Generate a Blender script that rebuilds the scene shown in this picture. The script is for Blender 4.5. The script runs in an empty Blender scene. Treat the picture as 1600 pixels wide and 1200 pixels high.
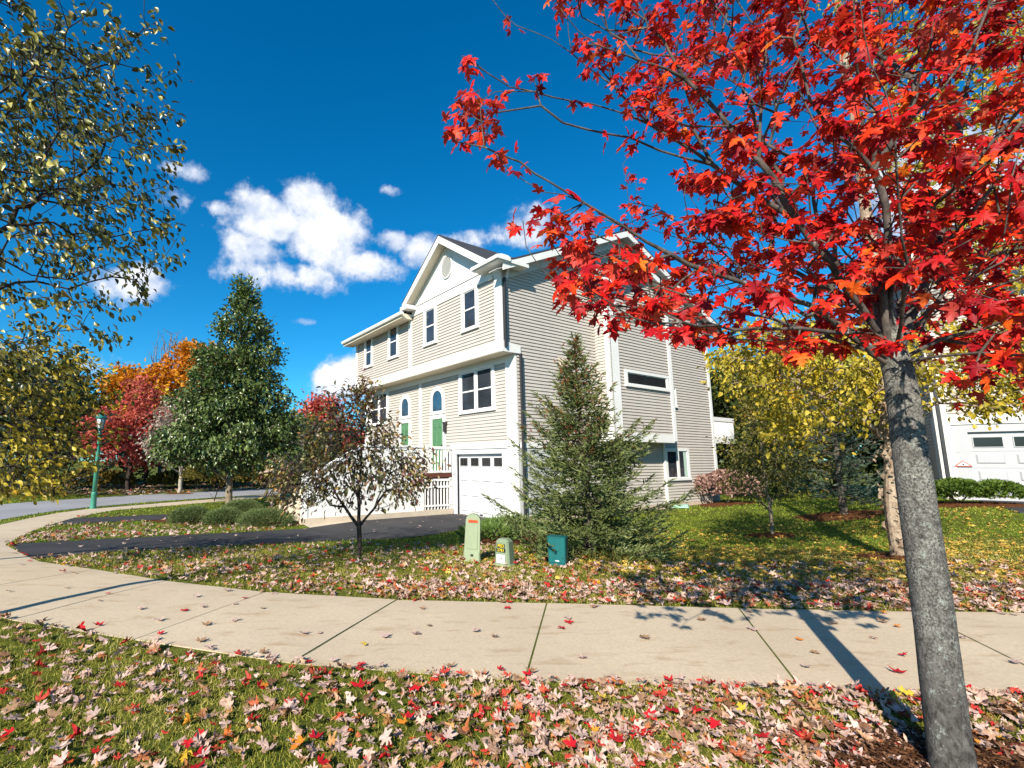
import bpy, math
import numpy as np
from mathutils import Vector

SC = bpy.context.scene
COL = SC.collection
PI = math.pi
A = np.array


def R(seed):
    return np.random.default_rng(seed)


# ------------------------------------------------------------------ camera
CF, CX, CY, PITCH, CAMH = 739.365, 651.54, 616.17, 0.13979, 1.5
cam_d = bpy.data.cameras.new("camera")
cam = bpy.data.objects.new("camera", cam_d)
COL.objects.link(cam)
cam.location = (0, 0, CAMH)
cam.rotation_euler = (PI / 2 + PITCH, 0, 0)
cam_d.sensor_width = 36
cam_d.lens = 36 * CF / 1600
cam_d.shift_x = (800 - CX) / 1600
cam_d.shift_y = (CY - 600) / 1600
cam_d.clip_start = 0.05
cam_d.clip_end = 3000
SC.camera = cam


def sstep(t):
    t = np.clip(t, 0, 1)
    return t * t * (3 - 2 * t)


def terr(x, y):
    x = np.asarray(x, float)
    y = np.asarray(y, float)
    return -.40 * sstep((y - 5.2) / 8.5) + .7 * sstep((x - 7) / 10) * sstep((y - 5) / 8) * (1 - .7 * sstep((y - 15) / 6))


def dirw(px, py):
    c, s = math.cos(PITCH), math.sin(PITCH)
    a = (px - CX) / CF
    b = -(py - CY) / CF
    return A([a, c - b * s, s + b * c])


def at(px, py, D):
    """survey point: sight line (px,py) of the photograph at forward distance D metres"""
    d = dirw(px, py)
    return d * (D / d[1]) + A([0, 0, CAMH])


# ------------------------------------------------------------------ object helpers
def link(o, parent=None):
    COL.objects.link(o)
    if parent is not None:
        o.parent = parent
    return o


def tag(o, label=None, cat=None, group=None, kind=None):
    if label: o['label'] = label
    if cat: o['category'] = cat
    if group: o['group'] = group
    if kind: o['kind'] = kind
    return o


def empty(name, loc, rotz=0.0):
    o = bpy.data.objects.new(name, None)
    o.empty_display_size = .1
    o.location = loc
    o.rotation_euler = (0, 0, rotz)
    return link(o)


def mesh_np(name, verts, tris, mat, smooth=False):
    me = bpy.data.meshes.new(name)
    verts = np.ascontiguousarray(verts, dtype=np.float32)
    faces = np.ascontiguousarray(tris, dtype=np.int32)
    k = faces.shape[1]
    n = len(faces)
    me.vertices.add(len(verts))
    me.vertices.foreach_set('co', verts.ravel())
    me.loops.add(n * k)
    me.loops.foreach_set('vertex_index', faces.ravel())
    me.polygons.add(n)
    me.polygons.foreach_set('loop_start', np.arange(0, n * k, k, dtype=np.int32))
    me.polygons.foreach_set('loop_total', np.full(n, k, dtype=np.int32))
    if smooth:
        me.polygons.foreach_set('use_smooth', np.ones(n, dtype=bool))
    me.update(calc_edges=True)
    if mat is not None:
        me.materials.append(mat)
    return me


def obj_np(name, verts, tris, mat, parent=None, smooth=False):
    return link(bpy.data.objects.new(name, mesh_np(name, verts, tris, mat, smooth)), parent)


class MB:
    """collects faces of one mesh"""
    def __init__(s, tf=None):
        s.v, s.f, s.tf = [], [], tf

    def add(s, vs, fs):
        b = len(s.v)
        for p in vs:
            s.v.append(tuple(s.tf(*p)) if s.tf else tuple(p))
        for f in fs:
            s.f.append(tuple(b + i for i in f))

    def box(s, x0, x1, y0, y1, z0, z1):
        s.add([(x0, y0, z0), (x1, y0, z0), (x1, y1, z0), (x0, y1, z0), (x0, y0, z1), (x1, y0, z1), (x1, y1, z1), (x0, y1, z1)],
              [(0, 3, 2, 1), (4, 5, 6, 7), (0, 1, 5, 4), (1, 2, 6, 5), (2, 3, 7, 6), (3, 0, 4, 7)])

    def frustum(s, r0, r1):
        """hexahedron from two 4-point rings"""
        s.add(list(r0) + list(r1), [(0, 3, 2, 1), (4, 5, 6, 7), (0, 1, 5, 4), (1, 2, 6, 5), (2, 3, 7, 6), (3, 0, 4, 7)])

    def prism(s, ring, off):
        n = len(ring)
        top = [tuple(A(p) + A(off)) for p in ring]
        s.add(list(ring) + top, [tuple(range(n - 1, -1, -1)), tuple(range(n, 2 * n))] +
              [(i, (i + 1) % n, n + (i + 1) % n, n + i) for i in range(n)])

    def lathe(s, prof, n=16, cx=0, cy=0):
        vs, fs = [], []
        for r, z in prof:
            for k in range(n):
                a = 2 * PI * k / n
                vs.append((cx + r * math.cos(a), cy + r * math.sin(a), z))
        m = len(prof)
        for j in range(m - 1):
            for k in range(n):
                fs.append((j * n + k, j * n + (k + 1) % n, (j + 1) * n + (k + 1) % n, (j + 1) * n + k))
        fs.append(tuple(range(n - 1, -1, -1)))
        fs.append(tuple((m - 1) * n + k for k in range(n)))
        s.add(vs, fs)

    def build(s, name, mat, parent=None, smooth=False):
        me = bpy.data.meshes.new(name)
        me.from_pydata(s.v, [], s.f)
        me.materials.append(mat)
        if smooth:
            me.polygons.foreach_set('use_smooth', np.ones(len(s.f), dtype=bool))
        me.update()
        return link(bpy.data.objects.new(name, me), parent)


# ------------------------------------------------------------------ materials
def newmat(name):
    m = bpy.data.materials.new(name)
    m.use_nodes = True
    nt = m.node_tree
    for n in list(nt.nodes):
        nt.nodes.remove(n)
    out = nt.nodes.new('ShaderNodeOutputMaterial')
    return m, nt, out


def N(nt, typ, **kw):
    n = nt.nodes.new(typ)
    for k, v in kw.items():
        if k.startswith('i_'):
            n.inputs[k[2:].replace('_', ' ')].default_value = v
        else:
            setattr(n, k, v)
    return n


def rgba(c):
    return (c[0], c[1], c[2], 1.0)


def ramp(nt, stops, interp='LINEAR'):
    n = nt.nodes.new('ShaderNodeValToRGB')
    cr = n.color_ramp
    cr.interpolation = interp
    while len(cr.elements) > 1:
        cr.elements.remove(cr.elements[-1])
    cr.elements[0].position = stops[0][0]
    cr.elements[0].color = rgba(stops[0][1])
    for p, c in stops[1:]:
        e = cr.elements.new(p)
        e.color = rgba(c)
    return n


def coords(nt, scale=None):
    tc = N(nt, 'ShaderNodeTexCoord')
    if scale is None:
        return tc.outputs['Object']
    mp = N(nt, 'ShaderNodeMapping')
    mp.inputs['Scale'].default_value = scale
    nt.links.new(tc.outputs['Object'], mp.inputs['Vector'])
    return mp.outputs['Vector']


def noise(nt, vec, scale, detail=4, rough=.55, dist=0):
    n = N(nt, 'ShaderNodeTexNoise')
    n.inputs['Scale'].default_value = scale
    n.inputs['Detail'].default_value = detail
    n.inputs['Roughness'].default_value = rough
    n.inputs['Distortion'].default_value = dist
    nt.links.new(vec, n.inputs['Vector'])
    return n.outputs['Fac']


def mixc(nt, fac, a, b, mode='MIX'):
    m = N(nt, 'ShaderNodeMix', data_type='RGBA', blend_type=mode)
    for s, v in ((m.inputs['Factor'], fac), (m.inputs['A'], a), (m.inputs['B'], b)):
        if hasattr(v, 'is_linked'):
            nt.links.new(v, s)
        elif isinstance(v, (int, float)):
            s.default_value = v
        else:
            s.default_value = rgba(v)
    return m.outputs['Result']


def maprange(nt, val, a, b, c=0, d=1):
    m = N(nt, 'ShaderNodeMapRange')
    m.inputs['From Min'].default_value = a
    m.inputs['From Max'].default_value = b
    m.inputs['To Min'].default_value = c
    m.inputs['To Max'].default_value = d
    nt.links.new(val, m.inputs['Value'])
    return m.outputs['Result']


def principled(nt, out, col, rough=.6, spec=.3, metal=0.0, bump=None, bumpd=.01, bumps=.5):
    p = N(nt, 'ShaderNodeBsdfPrincipled')
    if hasattr(col, 'is_linked'):
        nt.links.new(col, p.inputs['Base Color'])
    else:
        p.inputs['Base Color'].default_value = rgba(col)
    p.inputs['Roughness'].default_value = rough
    p.inputs['Specular IOR Level'].default_value = spec
    p.inputs['Metallic'].default_value = metal
    if bump is not None:
        b = N(nt, 'ShaderNodeBump')
        b.inputs['Strength'].default_value = bumps
        b.inputs['Distance'].default_value = bumpd
        nt.links.new(bump, b.inputs['Height'])
        nt.links.new(b.outputs['Normal'], p.inputs['Normal'])
    nt.links.new(p.outputs['BSDF'], out.inputs['Surface'])
    return p


def paint(name, col, rough=.5, spec=.3, dirt=.12, scale=3.0, metal=0.0, stretch=(1, 1, .35), bump=.0):
    """painted or plain surface with weathering"""
    m, nt, out = newmat(name)
    f = noise(nt, coords(nt, stretch), scale, 6, .6)
    f = maprange(nt, f, .3, .75)
    c = mixc(nt, f, tuple(x * (1 - dirt) for x in col), tuple(min(1, x * (1 + dirt * .5)) for x in col))
    fine = noise(nt, coords(nt), 60, 3)
    c = mixc(nt, maprange(nt, fine, .35, .7, 0, dirt * .5), c, tuple(x * .7 for x in col))
    principled(nt, out, c, rough, spec, metal, bump=fine if bump else None, bumpd=bump)
    return m


def leafmat(name, stops, transl=.3, rough=.45, spec=.35, patch=.35, pscale=.9, under=None, mottle=30):
    """foliage: every leaf takes its own colour, neighbours drift together"""
    m, nt, out = newmat(name)
    g = N(nt, 'ShaderNodeNewGeometry')
    nz = maprange(nt, noise(nt, coords(nt), pscale, 2), .3, .7)
    mx = N(nt, 'ShaderNodeMix', data_type='FLOAT')
    mx.inputs['Factor'].default_value = patch
    nt.links.new(g.outputs['Random Per Island'], mx.inputs['A'])
    nt.links.new(nz, mx.inputs['B'])
    c = ramp(nt, stops)
    nt.links.new(mx.outputs['Result'], c.inputs['Fac'])
    p = N(nt, 'ShaderNodeBsdfPrincipled')
    mo = maprange(nt, noise(nt, coords(nt), mottle, 3, .65), .3, .7, .55, 1.3)
    cs = N(nt, 'ShaderNodeHueSaturation')
    nt.links.new(mo, cs.inputs['Value'])
    nt.links.new(c.outputs['Color'], cs.inputs['Color'])
    colr = cs.outputs['Color']
    if under is not None:
        hf = N(nt, 'ShaderNodeMath', operation='MULTIPLY')
        nt.links.new(g.outputs['Backfacing'], hf.inputs[0])
        hf.inputs[1].default_value = .22
        colr = mixc(nt, hf.outputs[0], colr, under)
    nt.links.new(colr, p.inputs['Base Color'])
    p.inputs['Roughness'].default_value = rough
    p.inputs['Specular IOR Level'].default_value = spec
    t = N(nt, 'ShaderNodeBsdfTranslucent')
    nt.links.new(colr, t.inputs['Color'])
    ms = N(nt, 'ShaderNodeMixShader')
    ms.inputs['Fac'].default_value = transl
    nt.links.new(p.outputs['BSDF'], ms.inputs[1])
    nt.links.new(t.outputs['BSDF'], ms.inputs[2])
    nt.links.new(ms.outputs['Shader'], out.inputs['Surface'])
    return m


def bark(name, dark, light, spot=None, scale=14, stretch=(1, 1, .3), bumpd=.012, spotscale=9, spotlo=.52):
    m, nt, out = newmat(name)
    v = coords(nt, stretch)
    n1 = noise(nt, v, scale, 8, .65, .4)
    n2 = noise(nt, v, scale * 4, 5, .6)
    c = mixc(nt, maprange(nt, n1, .33, .68), dark, light)
    c = mixc(nt, maprange(nt, n2, .45, .75, 0, .55), c, tuple(x * .4 for x in dark))
    if spot:
        s = noise(nt, coords(nt, (1, 1, .8)), spotscale, 9, .72, .6)
        c = mixc(nt, maprange(nt, s, spotlo, spotlo + .07), c, spot)
    h = mixc(nt, .5, n1, n2)
    principled(nt, out, c, .9, .15, bump=h, bumpd=bumpd, bumps=.9)
    return m


WHITE = paint('white_trim', (.74, .725, .69), .45, .3, .05)
WHITE2 = paint('white_panel', (.56, .56, .57), .5, .3, .06)
SIDING = paint('beige_siding', (.485, .435, .385), .55, .25, .07, 2.0)
GREYP = paint('grey_panel', (.50, .505, .50), .6, .2, .08)
SOFFIT = paint('soffit_cream', (.70, .62, .48), .6, .2, .06)
SHINGLE = paint('roof_shingle', (.055, .055, .065), .9, .1, .35, 25, stretch=(1, 1, 1))
DARKBAR = paint('dark_metal_and_shade', (.03, .03, .032), .4, .4, .2)
GREENDOOR = paint('green_door', (.085, .20, .10), .35, .4, .08)
CONCRETE2 = paint('pale_concrete', (.55, .46, .35), .85, .1, .15, 4, stretch=(1, 1, 1))
PINKCONC = paint('foundation', (.58, .45, .35), .85, .1, .15, 4, stretch=(1, 1, 1))
DECKEDGE = paint('deck_edge', (.11, .035, .022), .7, .2, .2)
TANWOOD = paint('tan_wood', (.42, .22, .10), .7, .2, .25, 8)
VENTM = paint('beige_vent', (.50, .42, .34), .5, .3, .05)
LAMPGREEN = paint('lamp_green', (.05, .24, .16), .4, .4, .15, 8)
LANTERN_G = paint('lantern_teal', (.02, .17, .15), .35, .5, .15, 8)
PEDGREEN = paint('pedestal_green', (.29, .34, .21), .5, .3, .12, 6)
PEDGREEN2 = paint('pedestal_olive', (.20, .25, .155), .5, .3, .12, 6)
TEAL = paint('teal_box', (.008, .115, .115), .4, .4, .12, 8)
TEALB = paint('teal_bright', (.02, .36, .36), .5, .3, .1, 8)
YELLOW = paint('label_yellow', (.80, .62, .02), .5, .3, .05)
BLACK = paint('label_black', (.015, .015, .015), .5, .3, .1)
LABELW = paint('label_white', (.82, .80, .78), .5, .3, .03)
ORANGE = paint('label_orange', (.75, .10, .02), .5, .3, .1)
SPLASH = paint('splash_green', (.22, .42, .30), .5, .3, .1)
PALEWOOD = paint('blind_green', (.42, .55, .46), .5, .3, .05)


def glassmat(name, col, rough=.04, spec=.7):
    m, nt, out = newmat(name)
    f = noise(nt, coords(nt), 1.4, 2)
    c = mixc(nt, maprange(nt, f, .35, .65), col, tuple(x * 1.7 for x in col))
    principled(nt, out, c, rough, spec)
    return m


GLASS = glassmat('window_glass', (.022, .026, .032))
GLASSB = glassmat('arch_glass', (.02, .05, .08), .02, 1.0)
GLASSD = glassmat('dark_glass', (.012, .012, .012), .08, .35)
m, nt, out = newmat('lantern_glass')
principled(nt, out, (.62, .58, .58), .15, .5)
LGLASS = m

m, nt, out = newmat('sidewalk_concrete')
v = coords(nt)
c = mixc(nt, maprange(nt, noise(nt, v, .8, 5), .3, .7), (.51, .405, .28), (.60, .485, .34))
c = mixc(nt, maprange(nt, noise(nt, v, 45, 4, .7), .38, .72, 0, .5), c, (.32, .27, .21))
st = noise(nt, coords(nt, (2.2, 7, 1)), 1.0, 6, .62, .3)
c = mixc(nt, maprange(nt, st, .55, .70, 0, .5), c, (.30, .18, .08))
c = mixc(nt, maprange(nt, noise(nt, v, 160, 2), .60, .75, 0, .45), c, (.20, .17, .14))
c = mixc(nt, maprange(nt, noise(nt, v, 90, 2), .66, .74, 0, .5), c, (.68, .62, .54))
principled(nt, out, c, .9, .12, bump=noise(nt, v, 140, 5), bumpd=.004, bumps=.6)
SIDEWALK = m

m, nt, out = newmat('asphalt')
v = coords(nt)
c = mixc(nt, maprange(nt, noise(nt, v, 1.1, 5), .3, .7), (.026, .025, .027), (.05, .048, .05))
c = mixc(nt, maprange(nt, noise(nt, v, 120, 2), .5, .75, 0, .7), c, (.12, .115, .11))
principled(nt, out, c, .85, .2, bump=noise(nt, v, 150, 3), bumpd=.006, bumps=.8)
ASPHALT = m

m, nt, out = newmat('road_asphalt')
v = coords(nt)
c = mixc(nt, maprange(nt, noise(nt, v, .5, 5), .3, .7), (.25, .245, .25), (.33, .325, .33))
c = mixc(nt, maprange(nt, noise(nt, v, 60, 2), .5, .75, 0, .5), c, (.16, .16, .165))
principled(nt, out, c, .9, .15)
ROADM = m

m, nt, out = newmat('lawn_soil')
v = coords(nt)
c = mixc(nt, maprange(nt, noise(nt, v, .7, 5), .35, .65), (.085, .115, .014), (.14, .155, .025))
c = mixc(nt, maprange(nt, noise(nt, v, 14, 5, .7), .42, .7, 0, .8), c, (.05, .04, .014))
c = mixc(nt, maprange(nt, noise(nt, v, 35, 3, .7), .55, .75, 0, .8), c, (.12, .15, .03))
principled(nt, out, c, .95, .05, bump=noise(nt, v, 60, 4), bumpd=.02, bumps=.8)
LAWN = m

m, nt, out = newmat('mulch')
v = coords(nt)
c = mixc(nt, maprange(nt, noise(nt, v, 40, 5, .7), .35, .65), (.05, .02, .009), (.21, .085, .035))
principled(nt, out, c, .95, .05, bump=noise(nt, v, 60, 4), bumpd=.03, bumps=1)
MULCH = m

# ------------------------------------------------------------------ ground
def inpoly(x, y, poly):
    x = np.asarray(x)
    y = np.asarray(y)
    r = np.zeros(x.shape, bool)
    n = len(poly)
    for i in range(n):
        x0, y0 = poly[i]
        x1, y1 = poly[(i + 1) % n]
        c = ((y0 > y) != (y1 > y)) & (x < (x1 - x0) * (y - y0) / (y1 - y0 + 1e-12) + x0)
        r ^= c
    return r


gx = np.concatenate([[-900, -500, -250, -120, -70], np.arange(-45, 45.1, .4), [70, 120, 250, 500, 900]])
gy = np.concatenate([[-300, -120, -50, -20], np.arange(-8, 60.1, .4), [80, 120, 250, 500, 1200]])
X, Y = np.meshgrid(gx, gy)
Z = terr(X, Y)
nx, ny = len(gx), len(gy)
ii = (np.arange(ny - 1)[:, None] * nx + np.arange(nx - 1)[None, :]).ravel()
quads = np.stack([ii, ii + 1, ii + nx + 1, ii + nx], 1)
ground = obj_np('ground', np.stack([X.ravel(), Y.ravel(), Z.ravel()], 1), quads, LAWN, smooth=True)
tag(ground, 'gently sloping lawn ground', kind='structure')


def resample(pl, n):
    pl = A(pl, float)
    d = np.r_[0, np.cumsum(np.linalg.norm(np.diff(pl, axis=0), axis=1))]
    t = np.linspace(0, d[-1], n)
    return np.stack([np.interp(t, d, pl[:, 0]), np.interp(t, d, pl[:, 1])], 1)


def loft(name, a, b, mat, dz, n=40, m=8):
    a = resample(a, n)
    b = resample(b, n)
    t = np.linspace(0, 1, m)
    P = a[:, None, :] * (1 - t)[None, :, None] + b[:, None, :] * t[None, :, None]
    z = terr(P[..., 0], P[..., 1]) + dz
    V = np.concatenate([P, z[..., None]], 2).reshape(-1, 3)
    i = (np.arange(n - 1)[:, None] * m + np.arange(m - 1)[None, :]).ravel()
    o = obj_np(name, V, np.stack([i, i + 1, i + m + 1, i + m], 1), mat, smooth=True)
    return tag(o, kind='structure')


SW = [((12.9, 2.85), (13.7, 4.6)), ((11.1, 2.95), (11.9, 4.7)), ((9.4, 3.05), (10.2, 4.78)), ((7.7, 3.12), (8.5, 4.86)),
      ((6.0, 3.2), (6.75, 4.93)), ((4.3, 3.27), (5.0, 5.0)), ((2.55, 3.38), (3.3, 5.11)), ((.74, 3.49), (1.38, 5.29)),
      ((-.94, 3.78), (-.22, 5.41)), ((-2.39, 4.25), (-1.75, 5.72)), ((-3.85, 4.75), (-3.2, 6.3)), ((-5.4, 5.5), (-4.65, 7.1)),
      ((-6.9, 6.4), (-6.02, 7.83)), ((-8.3, 7.6), (-7.4, 9.1)), ((-9.6, 9.0), (-8.75, 10.4)), ((-10.7, 10.5), (-9.7, 11.9)),
      ((-11.6, 12.3), (-10.5, 13.3)), ((-12.4, 14.2), (-11.05, 14.7)), ((-12.9, 16), (-11.5, 16.2)), ((-13.2, 17.8), (-11.75, 17.8)),
      ((-13.1, 19.2), (-11.7, 18.9)), ((-12.5, 20.4), (-11.1, 20.0)), ((-11.7, 21.8), (-10.4, 21)), ((-10.9, 23.2), (-9.6, 22.4)),
      ((-10, 24.8), (-8.7, 24)), ((-9, 26.5), (-7.7, 25.7)), ((-8, 28), (-6.7, 27.2))]
SWPOLY = [a for a, b in SW] + [b for a, b in reversed(SW)]
mb = MB()
rs = R(3)
for k in range(len(SW) - 1):
    n0, f0 = map(A, SW[k])
    n1, f1 = map(A, SW[k + 1])
    g = .008 / np.linalg.norm(n1 - n0)
    q = [n0 + (n1 - n0) * g, f0 + (f1 - f0) * g, f1 - (f1 - f0) * g, n1 - (n1 - n0) * g]
    dz = .009 + rs.uniform(-.0025, .0025)
    m_ = 6
    vs_, fs_ = [], []
    for a in range(m_ + 1):
        for b in range(m_ + 1):
            p = (q[0] * (1 - a / m_) + q[1] * (a / m_)) * (1 - b / m_) + (q[3] * (1 - a / m_) + q[2] * (a / m_)) * (b / m_)
            edge = a in (0, m_) or b in (0, m_)
            vs_.append((p[0], p[1], float(terr(*p)) + dz - (.003 if edge else 0) + rs.normal(0, .0006)))
    for a in range(m_):
        for b in range(m_):
            fs_.append((a * (m_ + 1) + b, a * (m_ + 1) + b + 1, (a + 1) * (m_ + 1) + b + 1, (a + 1) * (m_ + 1) + b))
    rim = [b for b in range(m_ + 1)] + [a * (m_ + 1) + m_ for a in range(1, m_ + 1)] + [m_ * (m_ + 1) + b for b in range(m_ - 1, -1, -1)] + [a * (m_ + 1) for a in range(m_ - 1, 0, -1)]
    nb_ = len(vs_)
    vs_ += [(vs_[r_][0], vs_[r_][1], vs_[r_][2] - .08) for r_ in rim]
    for r_ in range(len(rim)):
        r2 = (r_ + 1) % len(rim)
        fs_.append((rim[r_], rim[r2], nb_ + r2, nb_ + r_))
    mb.add(vs_, fs_)
tag(mb.build('sidewalk', SIDEWALK), kind='structure')

DN = [(-6.35, 8.1), (-5.64, 9.17), (-4.51, 9.83), (-2.26, 10.98), (-.49, 11.62), (.34, 12.4), (1.25, 13.55), (2.78, 15.33)]
DF = [(-8.7, 10.42), (-7.2, 11.66), (-5.76, 12.49), (-3.08, 13.78), (-1.75, 15.55), (1.34, 17.58)]
DRIVE = DN + DF[::-1]
loft('driveway', DN, DF, ASPHALT, .014)
D2N = [(-10.95, 14.5), (-9.03, 15.5), (-7.68, 16.05), (-6, 16.9), (-4.9, 17.4), (-3.2, 19)]
D2F = [(-11.45, 16.1), (-8.42, 17.57), (-5.6, 19.0), (-1.2, 21.5)]
DRIVE2 = D2N + D2F[::-1]
loft('driveway_far', D2N, D2F, ASPHALT, .014)
PADN = [(-3.05, 13.85), (-1.75, 15.6)]
PADF = [(-4.8, 17.35), (-3.1, 18.9)]
PAD = [PADN[0], PADN[1], PADF[1], PADF[0]]
loft('concrete_pad', PADN, PADF, CONCRETE2, .02, 12, 8)
RI = [(30, -2.2), (6, -2), (0, -1.6), (-5, .2), (-9, 3.6), (-12.1, 9.2), (-13.4, 15), (-13.9, 18), (-13.6, 20), (-12.4, 22.6), (-9.8, 26.4), (-6, 30), (4, 35), (20, 39)]
RO = [(30, -8.5), (6, -8.3), (-2, -7.8), (-8, -5.5), (-13, -1), (-17, 6), (-18.6, 13), (-18.9, 19), (-17.8, 23), (-16.2, 26), (-13, 30.5), (-8, 35), (2, 40.5), (19, 45)]
ROADP = RI + RO[::-1]
loft('road', RI, RO, ROADM, .01, 90, 8)
# house-entry mulch, juniper island, tree rings
def blob(name, cx, cy, rx, ry, rot, dz, seed, dome=.05):
    rs = R(seed)
    n = 40
    th = np.linspace(0, 2 * PI, n, endpoint=False)
    rr = 1 + .10 * np.sin(3 * th + rs.uniform(0, 6)) + .07 * np.sin(5 * th + rs.uniform(0, 6))
    rings = [0.0, .35, .65, .85, 1.0]
    V = [(cx, cy, float(terr(cx, cy)) + dz + dome)]
    for r in rings[1:]:
        xx = rx * r * rr * np.cos(th)
        yy = ry * r * rr * np.sin(th)
        px = cx + xx * math.cos(rot) - yy * math.sin(rot)
        py = cy + xx * math.sin(rot) + yy * math.cos(rot)
        zz = terr(px, py) + dz + dome * (1 - r * r) + rs.normal(0, .012, n) * (r < 1)
        V += list(zip(px, py, zz))
    F = [(0, 1 + k, 1 + (k + 1) % n) for k in range(n)]
    for j in range(len(rings) - 2):
        for k in range(n):
            a, b = 1 + j * n + k, 1 + j * n + (k + 1) % n
            F += [(a, a + n, b + n), (a, b + n, b)]
    o = obj_np(name, A(V), A(F), MULCH, smooth=True)
    tag(o, kind='structure')
    return V[-n:]


BEDS = []
for i, b in enumerate([(2.62, 2.25, .78, .62, 0), (2.35, 12.0, 1.1, 1.7, -.5), (-5.6, 15.4, 2.7, 1.0, -.12), (8.6, 11.85, .55, .45, 0),
                       (12.1, 13.75, 1.3, .7, 0), (8.02, 8.2, .6, .5, 0), (15.5, 13.75, 1.7, .8, -.5), (12.6, 19.6, 1.6, .9, .5), (-13.9, 28.2, .8, .6, 0)]):
    BEDS.append([(p[0], p[1]) for p in blob('mulch_bed', *b, .008, 50 + i)])
bpy.data.objects['mulch_bed']['label'] = 'dark brown mulch ring at the foot of the red maple'

# ------------------------------------------------------------------ scatter / trees
def unit(v):
    return v / (np.linalg.norm(v, axis=-1, keepdims=True) + 1e-9)


def scatter(tv, tf, pos, tip, nrm, size):
    tip = unit(tip)
    nrm = unit(nrm - (nrm * tip).sum(1, keepdims=True) * tip)
    bit = np.cross(tip, nrm)
    size = np.asarray(size).reshape(-1, 1, 1)
    V = pos[:, None, :] + size * (tv[None, :, 0:1] * bit[:, None, :] + tv[None, :, 1:2] * tip[:, None, :] + tv[None, :, 2:3] * nrm[:, None, :])
    k = len(tv)
    F = tf[None] + (np.arange(len(pos)) * k)[:, None, None]
    return V.reshape(-1, 3), F.reshape(-1, 3)


def fan(outline, center, zf, petiole=0.0):
    o = [(x, y) for x, y in outline]
    mir = [(-x, y) for x, y in o[::-1] if abs(x) > 1e-6]
    ring = o + mir
    pts = [(center[0], center[1], zf(*center))] + [(x, y, zf(x, y)) for x, y in ring]
    n = len(ring)
    tris = [(0, 1 + i, 1 + (i + 1) % n) for i in range(n)]
    if petiole:
        b = len(pts)
        pts += [(-.012, .02, 0), (.012, .02, 0), (.03, -petiole, -.05)]
        tris.append((b, b + 1, b + 2))
        # join the stalk to the blade so it stays one piece
        tris.append((0, b, b + 1))
    return A(pts, float), A(tris, int)


MAPLE_OUT = [(0, 0), (.10, -.07), (.30, -.10), (.45, -.02), (.30, .09), (.36, .20), (.52, .26), (.66, .47), (.47, .46), (.36, .42), (.19, .40),
             (.20, .60), (.30, .72), (.16, .73), (.10, .84), (0, 1.05)]
L_MAPLE = fan(MAPLE_OUT, (0, .28), lambda x, y: -.35 * x * x - .12 * (y - .3) ** 2 + .06 * math.sin(9 * x + 4 * y), .55)
L_MAPLE_B = fan(MAPLE_OUT, (0, .28), lambda x, y: -.7 * x * x - .5 * (y - .3) ** 2 + .05 * math.sin(12 * x), .5)
L_MAPLE_F = fan(MAPLE_OUT, (0, .28), lambda x, y: .10 * abs(x) + .10 * (y - .3) ** 2 + .05 * math.sin(10 * x + 5 * y), .4)
L_MAPLE_C = fan(MAPLE_OUT, (0, .28), lambda x, y: .75 * x * x + .35 * (y - .3) ** 2 + .05 * math.sin(11 * x), .4)
L_MAPLE_X = fan(MAPLE_OUT, (0, .28), lambda x, y: .85 * x * x + .6 * (y - .25) ** 2 + .09 * math.sin(13 * x + 6 * y), .2)
L_MAPLE_Y = fan(MAPLE_OUT, (0, .28), lambda x, y: .9 * abs(x) - .8 * (y - .3) ** 2 + .14 * math.sin(8 * x - 7 * y), .35)
OVAL_OUT = [(0, 0), (.20, .18), (.29, .42), (.22, .70), (.09, .90), (0, 1.0)]
L_OVAL = fan(OVAL_OUT, (0, .45), lambda x, y: .5 * abs(x) - .35 * (y - .3) ** 2, .2)
L_NARROW = fan([(0, 0), (.16, .2), (.23, .45), (.16, .75), (0, 1.0)], (0, .45), lambda x, y: .5 * abs(x) - .4 * (y - .2) ** 2, .1)
L_CLUMP = (A([(0, 0, 0), (.5, .35, .1), (.12, .45, -.05), (.3, 1, 0), (-.1, .6, .12), (-.5, .8, .0), (-.25, .35, -.1)], float),
           A([(0, 1, 2), (2, 1, 3), (2, 3, 4), (4, 5, 6), (0, 2, 6), (2, 4, 6)], int))


def sprig(n=10, seed=1, nl=.30, w=.035):
    """a finger of conifer needles, unit length along y"""
    rs = R(seed)
    V, F = [], []
    for a in (0, PI / 2):
        c, s = math.cos(a), math.sin(a)
        b = len(V)
        V += [(0, 0, 0), (w * c, .4, w * s), (0, 1, 0), (-w * c, .4, -w * s)]
        F += [(b, b + 1, b + 2), (b, b + 2, b + 3)]
    for i in range(n):
        y = .05 + .9 * i / n
        a = i * 2.4 + rs.uniform(-.3, .3)
        c, s = math.cos(a), math.sin(a)
        L = nl * (1 - .45 * y) * rs.uniform(.8, 1.15)
        b = len(V)
        V += [(0, y, 0), (0, y + .07, 0), (L * c * .8, y + L * .75, L * s * .8)]
        F += [(b, b + 1, b + 2)]
    return A(V, float), A(F, int)


SPRIG = sprig(16, 1, .22, .095)
SPRIG_S = sprig(8, 2, .34, .11)
GRASSBLADE = (A([(-.5, 0, 0), (.5, 0, 0), (-.3, .55, .06), (.3, .55, .06), (0, 1, .28)], float), A([(0, 1, 3), (0, 3, 2), (2, 3, 4)], int))


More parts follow.
